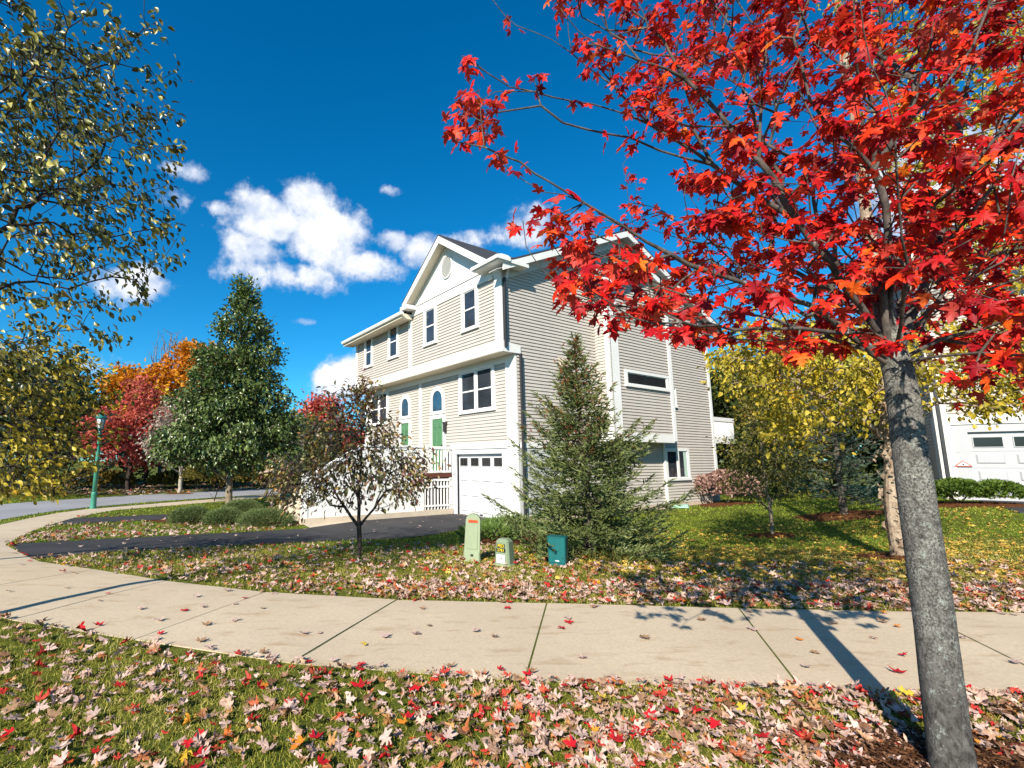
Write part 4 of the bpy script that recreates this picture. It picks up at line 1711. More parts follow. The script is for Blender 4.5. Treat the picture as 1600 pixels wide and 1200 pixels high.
fork = W(1400, 560, 2.58)
tv = stem([(0, 0, -.15), (0, 0, .03), (0, 0, .22), tuple(fork * A([.36, .36, 0]) + A([.012, 0, .8])), tuple(fork * A([.68, .68, 0]) + A([.008, 0, 1.4])), tuple(fork + A([.01, 0, -.12])), tuple(fork + A([.0, .02, .10])), tuple(fork + A([.015, .05, .5]))],
          [.098, .084, .078, .075, .071, .064, .056, .028], 30, rs, .02, 9)
limbs = [
    # (start parent limb or None, points)
    [(1395, 575, 2.60), (1340, 520, 2.50), (1250, 513, 2.42), (1150, 516, 2.35), (1050, 492, 2.28), (960, 478, 2.25), (890, 455, 2.22)],
    [(1388, 540, 2.58), (1380, 450, 2.50), (1385, 325, 2.42), (1365, 265, 2.38), (1305, 210, 2.35), (1265, 155, 2.32), (1240, 60, 2.3)],
    [(1392, 520, 2.58), (1395, 415, 2.45), (1460, 320, 2.30), (1490, 295, 2.2), (1560, 210, 2.1), (1640, 110, 2.0)],
    [(1405, 555, 2.62), (1440, 460, 2.72), (1465, 390, 2.80), (1488, 300, 2.86), (1500, 200, 2.9), (1522, 100, 2.95), (1562, 0, 3.0), (1590, -120, 3.05), (1610, -260, 3.1)],
    [(1385, 545, 2.56), (1320, 450, 2.44), (1270, 380, 2.38), (1225, 315, 2.35), (1185, 250, 2.33), (1190, 160, 2.3), (1203, 0, 2.25), (1200, -120, 2.2)],
    [(1392, 535, 2.6), (1340, 440, 2.62), (1230, 335, 2.66), (1113, 257, 2.7), (1013, 193, 2.74), (957, 133, 2.78), (893, 83, 2.8), (807, 40, 2.84), (770, 0, 2.86), (735, -50, 2.9)],
    [(1385, 555, 2.58), (1270, 478, 2.5), (1150, 438, 2.46), (1047, 397, 2.43), (973, 353, 2.41), (913, 317, 2.4), (857, 283, 2.4), (813, 253, 2.4), (757, 230, 2.4), (715, 222, 2.4), (697, 198, 2.4)],
    [(1410, 560, 2.6), (1470, 530, 2.5), (1540, 512, 2.4), (1600, 488, 2.3), (1680, 460, 2.2)],
    [(1400, 540, 2.65), (1420, 430, 3.0), (1400, 300, 3.4), (1360, 200, 3.7), (1330, 60, 4.0)],
    [(1400, 550, 2.65), (1500, 440, 3.0), (1580, 340, 3.35), (1660, 240, 3.7)],
    [(1395, 550, 2.65), (1300, 450, 2.95), (1200, 400, 3.25), (1110, 380, 3.5), (1040, 400, 3.7)],
    [(1400, 545, 2.55), (1420, 420, 2.2), (1400, 250, 1.95), (1360, 100, 1.85), (1330, -60, 1.75)],
]
nodes, par = [fork + A([0, 0, -.03])], [-1]
for Lm in limbs:
    prev = 0
    for p in Lm:
        nodes.append(W(*p)); par.append(prev)
        prev = len(nodes) - 1
# shoots that leave the long left-hand limbs
subs = [((993, 177, 2.75), [(927, 163, 2.74), (833, 143, 2.72), (760, 113, 2.7), (733, 90, 2.7)]),
        ((1080, 255, 2.72), [(985, 215, 2.68), (880, 192, 2.62), (845, 165, 2.6), (836, 130, 2.6)]),
        ((900, 320, 2.42), [(850, 300, 2.40), (800, 270, 2.38), (775, 240, 2.37)]),
        ((757, 230, 2.4), [(752, 190, 2.4), (748, 140, 2.4)]),
        ((900, 445, 2.25), [(845, 420, 2.25), (822, 385, 2.25), (817, 345, 2.25)]),
        ((1203, 250, 2.33), [(1140, 197, 2.4), (1070, 123, 2.45), (1013, 43, 2.5), (985, -10, 2.5)]),
        ((1070, 123, 2.45), [(1000, 95, 2.4), (930, 70, 2.35), (880, 20, 2.3)])]
for p, q in subs:
    a = W(*p)
    prev = int(np.argmin(np.linalg.norm(A(nodes) - a, axis=1)))
    for b in q:
        nodes.append(W(*b)); par.append(prev)
        prev = len(nodes) - 1
nlimb = len(nodes)
# crown points: through the leafy volume, and close along the outer limbs
pts = []
cpoly = [(1080, -80), (1650, -80), (1700, 560), (1600, 575), (1480, 560), (1380, 545), (1240, 545), (1120, 535), (1010, 520), (905, 495), (870, 460), (905, 420), (1000, 360), (1060, 300), (1090, 220), (1050, 120)]
cx_ = rs.uniform(860, 1750, 5000)
cy_ = rs.uniform(-90, 575, 5000)
ok = inpoly(cx_, cy_, cpoly)
D_ = 1.75 + 2.2 * rs.beta(2, 2.6, 5000)
for px, py, D in list(zip(cx_[ok], cy_[ok], D_[ok]))[:820]:
    q = W(px, py, D)
    if (q[0] ** 2 + (q[1] * 1.05) ** 2) < 2.6 ** 2:
        pts.append(q)
for poly_, cnt_ in (([(830, -60), (1010, -60), (1100, 210), (1010, 185), (900, 70)], 75), ([(835, 300), (920, 330), (1010, 420), (880, 445)], 45), ([(715, 60), (800, 110), (760, 250), (700, 220)], 14)):
    px = rs.uniform(690, 1110, 3000)
    py = rs.uniform(-60, 460, 3000)
    ok = inpoly(px, py, poly_)
    for a_, b_, c_ in list(zip(px[ok], py[ok], rs.uniform(2.3, 2.85, 3000)))[:cnt_]:
        pts.append(W(a_, b_, c_))
lx_ = rs.uniform(1480, 1700, 40)
ly_ = rs.uniform(545, 620, 40)
for px, py, D in zip(lx_, ly_, rs.uniform(2.0, 2.6, 40)[:12]):
    pts.append(W(px, py, D))
# the part of the crown above and beyond the frame
ex = ell(rs, 420, [(.6, .3, 4.1, 2.2, 2.0, 1.5, 2), (1.6, .2, 3.1, 1.4, 1.8, 1.0, 1), (.2, 1.2, 3.3, 1.6, 1.0, .9, .8), (.2, .4, 5.4, 1.2, 1.2, 1.2, .7)])
for q in ex:
    w_ = q + Bm
    if w_[1] > .3:
        d = w_ - A([0, 0, CAMH])
        a_ = d[0] / max(d[1], .1)
        if a_ > .45 and np.linalg.norm(d) > 1.5:
            pts.append(q)
LIMB = A(nodes[1:nlimb])
nd, pr = mst(nodes, par, A(pts), .45)
nd, pr = curvy(nd, pr, rs, .05, .18)
r = radii(nd, pr, .042, .0022, 2.7)
r = np.minimum(r, .030)
lv = tubes(nd, pr, r, 7)
# leaf carriers
nch = np.bincount(pr[pr >= 0], minlength=len(nd))
thin = np.where((r < .0075) & (nd[:, 2] > 1.55))[0]
ends = thin[nch[thin] == 0]
kk = np.concatenate([rs.choice(ends, 6400), rs.choice(thin, 3800)])
# the outermost left limbs carry sparser bunches
pxl = (nd[kk] + Bm - A([0, 0, CAMH]))
scr = CX + CF * pxl[:, 0] / np.maximum(pxl[:, 1], .2)
keep = (scr > 1060) | (rs.uniform(0, 1, len(kk)) < .6)
kk = kk[keep]
n = len(kk)
# stalk swings the blade away from the twig
sw = rs.normal(0, 1, (n, 3)) * A([1, 1, .7]) + A([0, 0, -.35])
pos = nd[kk] + unit(sw) * rs.uniform(.02, .065, n)[:, None]
tip = unit(sw) * .9 + rs.normal(0, .35, (n, 3)) + A([0, 0, -.55])
nrm = rs.normal(0, .55, (n, 3)) + A([-.25, -.35, .9])
sz = rs.uniform(.040, .074, n) * np.where(rs.uniform(0, 1, n) < .12, 1.25, 1)
q = rs.uniform(0, 1, n) < .6
a = scatter(*L_MAPLE, pos[q], tip[q], nrm[q], sz[q])
b = scatter(*L_MAPLE_B, pos[~q], tip[~q], nrm[~q], sz[~q])
V, F = join(a, b)
obj_np('trunk', *tv, B_MAPLE, mroot, True)
obj_np('branches', *lv, B_LIMB, mroot, True)
obj_np('crown', V, F, M_RED, mroot)

# ------------------------------------------------------------------ trees at the left edge
ex_, ey_ = -5.15, 3.1
broad('street_tree', 'tall yellow green tree reaching in over the sidewalk at the top left, nearest the camera', gnd(ex_, ey_),
      [(0, 0, -.1), (.05, 0, 1.2), (.15, .1, 2.2), (.35, .2, 3.2), (.5, .3, 4.3), (.55, .4, 5.6)],
      [(1.25, .8, 2.7, 1.15, 1.3, .7, .6), (1.75, .8, 3.9, 1.15, 1.6, 1.1, 3.0), (1.5, .8, 5.2, 1.45, 1.5, 1.0, 2.2), (.3, .2, 4.5, 1.5, 1.5, 1.6, 1.0), (0, 0, 6.2, 1.4, 1.4, 1.2, .6)],
      1000, 8600, .070, L_OVAL, M_ELM, B_DARK, .062, 21, .06, .35, 'trees at the left of the sidewalk', tip=.0028, droop=.75, sides=5, upn=.7)
broad('street_tree', 'golden green tree with drooping lower boughs at the left, in front of the dark pine', gnd(-7.9, 6.1),
      [(0, 0, -.1), (.1, .1, 1.0), (.3, .2, 2.0), (.6, .4, 3.0), (.8, .5, 3.9)],
      [(2.2, .6, 1.75, 1.15, 1.4, .75, 1.6), (2.3, .6, 2.5, 1.2, 1.4, .7, 1.6), (1.0, .3, 3.0, 1.6, 1.5, 1.0, 1.2), (2.55, .5, 3.0, .8, 1.1, .5, .6)],
      420, 3900, .086, L_OVAL, M_ELM2, B_DARK, .07, 22, .10, .35, 'trees at the left of the sidewalk', tip=.004, droop=.6, sides=5, upn=.7)

# ------------------------------------------------------------------ crabapple, spruce, birch, young tree
cx0, cy0 = -1.02, 8.43
croot = broad('crabapple_tree', 'small brown and green leaved crabapple tree on the lawn in front of the driveway', gnd(cx0, cy0),
              [(0, 0, -.08), (.015, 0, .5), (.0, .02, 1.0), (.04, .0, 1.6), (.02, .05, 2.2), (-.02, .05, 2.85)],
              [(-.15, 0, 1.40, 1.35, 1.0, .66, 3.2), (-1.05, 0, 1.25, .62, .6, .48, 1.2), (.85, 0, 1.40, .58, .6, .5, 1.2), (-.15, 0, 2.05, .90, .75, .65, 2.4), (.0, 0, 2.75, .35, .35, .45, .6), (-.45, 0, 2.65, .25, .3, .3, .15)],
              580, 4700, .088, L_NARROW, M_CRAB, B_DARK, .044, 31, .09, .4, tip=.0035, droop=.55, sides=6, upn=.6)
rs = R(32)
n = 230
pos = ell(rs, n, [(.05, 0, 2.8, .22, .3, .5, 1), (-.2, 0, 2.35, .4, .4, .35, 1)])
tp, nr = leaf_dirs(rs, n, pos, A([0, 0, 1.8]), .5)
obj_np('crown', *scatter(*L_NARROW, pos, tp, nr, rs.uniform(.05, .09, n)), M_CRABTOP, croot)

conifer('spruce_tree', 'green spruce with rusty cones near its top standing at the corner of the house', gnd(3.10, 8.75), 3.95, 1.9, 41, M_SPRUCE, B_BROWN,
        whorl=.175, sprig_len=.105, dens=1.5, taper=1.12, z0=.05, droop=.20, lean=(-.13, 0), cone_mat=M_CONE)
conifer('blue_spruce_tree', 'blue green spruce on the lawn behind the river birch', gnd(12.1, 13.75), 3.9, 1.75, 42, M_BLUESP, B_BROWN, whorl=.24, sprig_len=.17, dens=.72,
        tmpl=SPRIG_S, taper=.7, z0=.10, droop=.15)

# river birch
bx, by = 8.02, 8.14
rs = R(51)
broot = empty('river_birch', gnd(bx, by))
tag(broot, 'yellow leaved river birch with peeling pale bark just left of the red maple trunk', 'tree')
Bb = A([bx, by, float(terr(bx, by))])


def WB(px, py, D):
    return at(px, py, D) - Bb


tv1 = stem([(0, 0, -.1), (0, 0, .1), (-.03, 0, .8), tuple(WB(1396, 660, 8.15)), tuple(WB(1385, 540, 8.15)), tuple(WB(1352, 330, 8.2)), tuple(WB(1338, 200, 8.3)), tuple(WB(1320, 80, 8.35)), tuple(WB(1300, -60, 8.4)), tuple(WB(1290, -260, 8.4))],
           [.16, .125, .115, .11, .105, .085, .07, .06, .045, .02], 16, rs, .05)
nodes = [A([-.05, 0, 2.0])]
par = [-1]
for Lm in [[(1385, 540, 8.15), (1352, 330, 8.2), (1338, 200, 8.3), (1310, 20, 8.4), (1290, -200, 8.4)],
           [(1390, 560, 8.2), (1345, 345, 8.3), (1362, 160, 8.4), (1345, -60, 8.5)],
           [(1390, 520, 8.1), (1470, 330, 8.0), (1540, 200, 7.9), (1600, 60, 7.8)],
           [(1390, 600, 8.1), (1320, 600, 8.0), (1240, 640, 7.95), (1180, 640, 7.9)],
           [(1388, 560, 8.1), (1290, 520, 8.0), (1180, 540, 7.9), (1120, 560, 7.85)],
           [(1395, 600, 8.0), (1480, 570, 7.7), (1560, 590, 7.5), (1620, 610, 7.4)]]:
    prev = 0
    for p in Lm:
        nodes.append(WB(*p)); par.append(prev); prev = len(nodes) - 1
pts = []
for poly, cnt, D0, D1 in [([(1110, 545), (1180, 510), (1300, 500), (1400, 520), (1420, 640), (1370, 650), (1290, 660), (1210, 660), (1175, 620), (1130, 600)], 300, 7.0, 9.4),
                          ([(1400, 520), (1640, 470), (1660, 620), (1560, 640), (1460, 640), (1420, 660)], 170, 6.9, 8.8),
                          ([(1360, 80), (1500, 40), (1640, 20), (1660, 420), (1560, 480), (1460, 440), (1400, 300), (1350, 240)], 260, 7.4, 9.6),
                          ([(1180, -200), (1700, -300), (1700, 60), (1300, 40)], 120, 7.0, 9.5),
                          ([(1180, 660), (1280, 660), (1290, 690), (1200, 700)], 14, 7.6, 8.0)]:
    px = rs.uniform(min(p[0] for p in poly), max(p[0] for p in poly), 4000)
    py = rs.uniform(min(p[1] for p in poly), max(p[1] for p in poly), 4000)
    ok = inpoly(px, py, poly)
    dd = rs.uniform(D0, D1, 4000)
    pts += [WB(*p) for p in list(zip(px[ok], py[ok], dd[ok]))[:cnt]]
nd, pr = mst(nodes, par, A(pts), .4)
nd, pr = curvy(nd, pr, rs, .07, .4)
r = radii(nd, pr, .075, .0045, 2.2)
BIRCHWOOD = join(tv1, tubes(nd, pr, r, 6))
thin = np.where((r < .012) & (nd[:, 2] > 1.2))[0]
n = 17500
kk = rs.choice(thin, n)
pos = nd[kk] + rs.normal(0, .13, (n, 3))
tp, nr = leaf_dirs(rs, n, pos, A([0, 0, 3.5]), .8, .4, .7)
V, F = scatter(*L_OVAL, pos, tp, nr, rs.uniform(.06, .115, n))
obj_np('crown', V, F, M_BIRCH, broot)
# curls of loose bark
n = 150
zz = rs.uniform(.1, 2.6, n)
aa = rs.uniform(0, 2 * PI, n)
rad = .12 - .008 * zz
xc = np.interp(zz, [0, .8, 2.2], [0, -.03, -.08])
pos = np.stack([xc + rad * np.cos(aa), rad * np.sin(aa), zz], 1)
nr = np.stack([np.cos(aa), np.sin(aa), np.zeros(n)], 1)
curl = (A([(-.4, 0, 0), (.4, 0, 0), (-.45, .5, .10), (.45, .5, .08), (-.3, .9, .45), (.35, .95, .5)], float), A([(0, 1, 3), (0, 3, 2), (2, 3, 5), (2, 5, 4)], int))


cv, cf = scatter(*curl, pos, np.stack([-np.sin(aa) * .4, np.cos(aa) * .4, rs.normal(0, .7, n)], 1), nr, rs.uniform(.04, .10, n))
cf = np.concatenate([cf, cf[:, 2:3]], 1)
bv, bf_ = BIRCHWOOD
me = bpy.data.meshes.new('trunk')
me.from_pydata([tuple(p) for p in np.concatenate([bv, cv])], [], [tuple(q) for q in bf_] + [tuple(q[:3]) for q in (cf + len(bv))])
me.materials.append(B_BIRCH)
link(bpy.data.objects.new('trunk', me), broot)

broad('young_tree', 'slender young olive leaved tree on the lawn to the right of the spruce', gnd(8.6, 11.8),
      [(0, 0, -.05), (.0, 0, .6), (-.04, 0, 1.3), (-.05, .03, 2.0), (-.03, 0, 2.7)],
      [(0, 0, 1.45, .95, .9, .7, 2.0), (-.2, 0, 2.2, .85, .8, .6, 1.2), (-.1, 0, 2.8, .4, .4, .4, .4)],
      150, 2200, .075, L_OVAL, M_OLIVE, B_TAN, .045, 52, .12, .4, tip=.004, droop=.5, sides=5)

# ------------------------------------------------------------------ shrubs
jun = [((-7.05, 15.2), .66, .40), ((-5.85, 14.85), .62, .38), ((-4.5, 14.55), .82, .40), ((-6.2, 17.3), .75, .44)]
jl = ['rounded green juniper mound leftmost of the front three', 'rounded green juniper mound between its two neighbours in front of the pear trunk',
      'rounded green juniper mound nearest the concrete pad', 'green juniper mound at the back behind the pear trunk']
for i, ((x, y), rr, hh) in enumerate(jun):
    mound('juniper_shrub', jl[i], gnd(x, y), [(0, 0, .06, rr, rr * .85, hh, 4), (.22 * rr, -.1, .06, rr * .7, rr * .7, hh * .92, 1)],
          9500, .06, M_JUN, B_DARK, 60 + i, SPRIG_S, group='juniper mounds on the island bed', up=.1)
mound('clipped_hedge', 'low clipped green hedge in front of the white garage door at the right', gnd(15.45, 13.75),
      [(-.65, .45, .33, .6, .5, .36, 1), (0, .05, .33, .75, .5, .37, 1.4), (.65, -.4, .33, .65, .5, .34, 1)], 8000, .075, M_HEDGE, B_DARK, 70, L_CLUMP, cat='hedge', up=.3)
mound('pink_shrub', 'pinkish brown shrub at the back corner of the beige house', gnd(12.55, 19.6),
      [(-.3, .2, .55, .75, .7, .6, 1), (.45, -.1, .55, .8, .7, .7, 1), (.0, 0, 1.0, .5, .5, .35, .5)], 2400, .12, M_PINKBUSH, B_BROWN, 71, L_OVAL, up=.4)
mound('low_evergreen', 'low spreading evergreen in the mulch bed by the garage corner', gnd(2.55, 12.75),
      [(0, 0, .08, .55, .6, .30, 1), (-.35, .35, .06, .5, .5, .24, 1), (.45, -.5, .05, .4, .4, .2, .5)], 1000, .15, M_GROUNDEV, B_DARK, 72, SPRIG_S, up=.7)
mound('low_evergreen', 'small flat evergreen behind the tall pale green pedestal', gnd(1.75, 11.3),
      [(0, 0, .05, .55, .45, .26, 1), (-.35, .3, .05, .4, .35, .2, .5)], 600, .15, M_GROUNDEV, B_DARK, 73, SPRIG_S, up=.7)
mound('bushy_evergreen', 'bushy olive evergreen on a short stem behind the pear trunk', gnd(-9.6, 22.9),
      [(0, 0, 1.25, 1.35, 1.2, 1.0, 2), (0, 0, 2.0, .8, .8, .6, 1)], 3200, .20, M_OLIVE, B_DARK, 74, SPRIG_S, up=.3)

# ------------------------------------------------------------------ middle distance at the left
broad('pear_tree', 'tall dark green pyramid shaped pear tree on the juniper island', gnd(-7.25, 18.6),
      [(0, 0, -.1), (0, 0, 1.0), (.0, .02, 2.0), (.05, .0, 4.0), (.1, .05, 6.0), (.25, 0, 8.2)],
      [(0, 0, 2.7, 2.75, 2.4, 1.35, 3.4), (-.1, 0, 4.2, 2.35, 2.1, 1.3, 2.8), (.1, 0, 5.7, 1.75, 1.6, 1.3, 2.0), (.2, 0, 7.1, 1.05, 1.0, 1.1, 1.0), (.25, 0, 8.45, .50, .5, .85, .45),
       (-2.1, 0, 2.6, .9, .9, .8, .5), (1.7, -.4, 2.5, 1.2, 1.0, .9, .8), (2.2, 0, 3.3, .6, .8, .6, .3)],
      900, 26000, .155, L_OVAL, M_PEAR, B_TAN, .13, 81, .17, .4, tip=.01, droop=.35, sides=6, upn=.8)
broad('small_pale_tree', 'small pale pinkish leaved tree with a light trunk between road and walk', gnd(-13.9, 28.2),
      [(0, 0, -.1), (0, 0, 1.2), (0, 0, 2.2), (0, 0, 4.0)],
      [(-.2, 0, 3.0, 1.9, 1.6, 1.3, 2), (-.3, 0, 4.4, 1.4, 1.3, 1.2, 1.2)], 200, 4200, .19, L_OVAL, M_PINKGREY, B_PALE, .11, 82, .26, .4, tip=.012)
broad('red_tree', 'bright red tree beyond the road behind the street lamp', gnd(-18.6, 31.0),
      [(0, 0, -.1), (0, 0, 1.0), (.1, 0, 2.4), (.2, 0, 5.0)],
      [(0, 0, 3.1, 2.9, 2.4, 1.6, 2), (.3, 0, 4.7, 2.4, 2.2, 1.5, 1.6), (-1.8, 0, 3.8, 1.3, 1.2, 1.3, .8), (2.2, 0, 3.8, 1.2, 1.2, 1.2, .8), (.4, 0, 6.2, 1.2, 1.2, 1.0, .5)],
      300, 7500, .20, L_MAPLE, M_REDBG, B_DARK, .14, 83, .32, .4, tip=.012)
conifer('dark_pine', 'dark evergreen pine beyond the road at the far left', gnd(-19.4, 25.6), 6.0, 3.0, 84, M_DARKEV, B_DARK, whorl=.5, sprig_len=.42, dens=.62, tmpl=SPRIG_S, taper=.5, z0=.05, droop=.1)
conifer('dark_pine', 'smaller blue green pine at the left frame edge beyond the road', gnd(-22.8, 27.2), 4.6, 2.4, 85, M_BLUESP, B_DARK, whorl=.5, sprig_len=.4, dens=.62, tmpl=SPRIG_S, taper=.6, z0=.04, droop=.1)
far = [
    ('orange_tree', 'tall orange tree towering furthest right behind the red tree', (-20.6, 43), 12.6, [(0, 0, 9.6, 3.6, 3, 2.9, 2), (-1.2, 0, 6.5, 3.2, 3, 2.6, 1.5), (1.4, 0, 11.0, 2.2, 2, 1.4, .8)], M_ORANGE, 9000, .40),
    ('orange_tree', 'orange tree left of the bare treetop behind the red tree', (-26.2, 43), 10.5, [(0, 0, 8.0, 2.5, 2.4, 2.2, 2), (.6, 0, 5.5, 2.7, 2.5, 2.2, 1.3)], M_ORANGE, 5600, .40),
    ('golden_tree', 'golden yellow tree between the orange treetops and the red tree', (-21.5, 38), 7.2, [(0, 0, 5.2, 2.6, 2.2, 2.0, 2), (1.6, 0, 4.4, 1.6, 1.5, 1.6, .8)], M_GOLD, 6000, .32),
    ('crimson_tree', 'narrow crimson tree against the left side of the pear tree', (-17.2, 35.5), 6.4, [(0, 0, 5.0, 1.2, 1.2, 1.6, 2), (0, 0, 3.2, 1.3, 1.3, 1.4, 1)], M_REDBG, 3200, .28),
    ('scarlet_tree', 'scarlet treetop rising between the pear tree and the crabapple', (-6.0, 34.0), 6.6, [(-.9, 0, 5.3, 1.0, 1.0, 1.1, 1.2), (-.3, 0, 3.9, 1.6, 1.5, 1.3, 1.6), (.9, 0, 3.0, 1.7, 1.6, 1.2, 1)], M_REDBG, 4500, .26),
    ('russet_tree', 'russet and olive tree behind the crabapple left of the house', (-7.2, 29.5), 4.6, [(0, 0, 3.3, 1.9, 1.6, 1.3, 2), (.9, 0, 2.4, 1.4, 1.3, 1.0, 1)], M_OLIVE, 4200, .22),
    ('green_gold_tree', 'green gold tree filling the far left behind the pines', (-30, 36), 11.0, [(0, 0, 7, 4.4, 4, 3.2, 2), (2.6, 0, 5.0, 3.0, 3, 2.6, 1.2)], M_BGGREEN, 8000, .40),
    ('green_gold_tree', 'dull green tree behind the dark pine and the street lamp', (-26.5, 33), 7.4, [(0, 0, 5.0, 2.8, 2.6, 2.4, 2), (1.8, 0, 3.6, 2.0, 2, 2.0, 1)], M_BGGREEN, 6000, .34),
]
for i, (nm, lb, (x, y), hh, bl, mt, nl, ls) in enumerate(far):
    broad(nm, lb, gnd(x, y), [(0, 0, -.1), (0, 0, hh * .2), (.1, 0, hh * .45), (.15, 0, hh * .9)], bl, 150, nl, ls, L_CLUMP, mt, B_DARK, .16, 90 + i, .42, .4, tip=.02, sides=5, droop=.2)
broad('bare_tree', 'leafless grey treetop between the two orange trees', gnd(-24.8, 46), [(0, 0, -.1), (0, 0, 5), (0, 0, 9), (.3, 0, 14.5)],
      [(0, 0, 12.2, 2.0, 1.8, 2.0, 1), (.2, 0, 13.8, 1.7, 1.5, 1.4, 1.2)], 200, 0, .1, L_CLUMP, M_OLIVE, B_GREY, .20, 99, tip=.014, bf=.7, sides=4)
# understorey wood across the road: evergreens one can tell apart
ev = [(-33, 38, 7, 3.2), (-23.8, 40, 5.5, 3.0), (-18.2, 39.5, 5.2, 2.9), (-14.6, 41, 6.5, 3.2), (-11.2, 40.5, 5.6, 2.9), (-7.6, 41.5, 5.0, 2.8), (-3.8, 42, 5.2, 2.9)]
evl = ['leftmost dark hemlock of the row across the road', 'dark hemlock in the row behind the red tree', 'dark hemlock in the row behind the small pale tree', 'dark hemlock in the row behind the left of the pear tree',
       'dark hemlock in the row behind the pear trunk', 'dark hemlock in the row right of the pear tree', 'dark hemlock in the row closest to the house']
for i, (x, y, h_, r_) in enumerate(ev):
    conifer('dark_hemlock', evl[i], gnd(x, y), h_, r_, 110 + i, M_DARKEV, B_DARK, whorl=.6, sprig_len=.6, dens=.55, tmpl=SPRIG_S, taper=.45, z0=.03, droop=.1)
    bpy.context.scene.objects[-1]
for o in list(COL.objects):
    if o.name.startswith('dark_hemlock'):
        o['group'] = 'dark hemlocks across the road'
brush = [(-27, 30.5, 2.2), (-22.4, 33, 1.8), (-16.0, 33.5, 1.7), (-12.5, 36, 1.8), (-8.0, 37, 1.7)]
brl = ['tawny brush clump beyond the road behind the dark pine', 'yellow brown brush clump beyond the road at the left foot of the red tree', 'yellow brown brush clump at the right foot of the red tree',
       'tawny brush clump across the road behind the pear tree', 'tawny brush clump across the road left of the house']
for i, (x, y, s_) in enumerate(brush):
    mound('brush_clump', brl[i], gnd(x, y), [(0, 0, .5, s_, s_ * .7, .8, 1), (s_ * .8, .3, .4, s_ * .7, .8, .7, 1), (-s_ * .8, 0, .4, s_ * .7, .8, .6, 1)], 1500, .26, M_BRUSH, B_DARK, 130 + i, L_CLUMP, group='brush across the road')

# ------------------------------------------------------------------ behind the lawn at the right
rf_ = [
    ('woodland_tree', 'dark green woodland tree behind the balcony', (19.5, 30), 8.4, [(0, 0, 5.2, 2.6, 2.4, 2.6, 2), (0, 0, 2.6, 2.6, 2.4, 1.8, 1.2)], M_BGGREEN, 6500, .30),
    ('woodland_tree', 'yellowing woodland tree left of the blue spruce', (18.6, 24.5), 5.4, [(0, 0, 3.6, 2.0, 1.8, 1.6, 2), (.6, 0, 2.0, 2.2, 1.8, 1.3, 1.4)], M_OLIVE, 5200, .20),
    ('woodland_tree', 'gold leaved woodland tree behind the blue spruce', (22.5, 26), 8.6, [(0, 0, 5.2, 3.2, 2.8, 2.4, 2), (0, 0, 2.6, 3.4, 2.6, 1.8, 1.4)], M_GOLD, 7000, .28),
    ('woodland_tree', 'green woodland tree between the birch trunk and the neighbouring garage', (22.0, 20.5), 6.5, [(0, 0, 4.0, 2.4, 2.2, 2.4, 2), (-.8, 0, 2.0, 2.2, 2.0, 1.5, 1.2)], M_BGGREEN, 5200, .24),
    ('woodland_tree', 'tall brown green woodland tree far behind the lawn', (27, 36), 11, [(0, 0, 7, 4.0, 3.6, 3.4, 2), (0, 0, 3.4, 4.0, 3.4, 2.4, 1)], M_BRUSH, 6500, .40),
    ('woodland_tree', 'low leafy green woodland tree under the balcony end', (15.6, 22.0), 3.6, [(0, 0, 2.2, 1.3, 1.3, 1.2, 2), (.3, 0, 1.1, 1.4, 1.3, .9, 1)], M_BGGREEN, 3200, .17),
]
for i, (nm, lb, (x, y), hh, bl, mt, nl, ls) in enumerate(rf_):
    broad(nm, lb, gnd(x, y), [(0, 0, -.1), (0, 0, hh * .2), (.1, 0, hh * .45), (.15, 0, hh * .85)], bl, 150, nl, ls, L_CLUMP, mt, B_BROWN, .14, 140 + i, .30, .4, 'woodland behind the right lawn', tip=.015, sides=5, droop=.2)
broad('bare_tree', 'leafless brown tree rising behind the lawn right of the house', gnd(24.5, 33), [(0, 0, -.1), (0, 0, 4), (.3, 0, 7), (.3, 0, 11)],
      [(0, 0, 8.5, 2.6, 2.2, 2.6, 1), (.2, 0, 11, 1.6, 1.5, 1.6, .7)], 220, 0, .1, L_CLUMP, M_OLIVE, B_GREY, .18, 150, tip=.014, bf=.6, sides=4)

# ------------------------------------------------------------------ lawn grass and fallen leaves
HOUSEP = [(HX + .3, HY - .5), (HX - .536 * 11 - .3, HY + .844 * 11), (HX + 1.0, HY + 20), (HX + 10.4, HY + 6.3)]
STAIRP = [(HX + U_ * -.5357 + V_ * .8444, HY + U_ * .8444 + V_ * .5357) for U_, V_ in ((3.3, 0), (3.3, -5.8), (7.5, -5.8), (7.5, 0))]
HARD = [SWPOLY, DRIVE, DRIVE2, PAD, ROADP, HOUSEP, STAIRP, NDRV]


def free(x, y, beds=True):
    ok = np.ones(len(x), bool)
    for p in HARD + (BEDS if beds else []):
        ok &= ~inpoly(x, y, p)
    return ok


def vis(x, y, m=.06):
    s0, s1 = (0 - CX) / CF - m, (1600 - CX) / CF + m
    return (x > y * s0 - 2.2) & (x < y * s1 + 1.8)


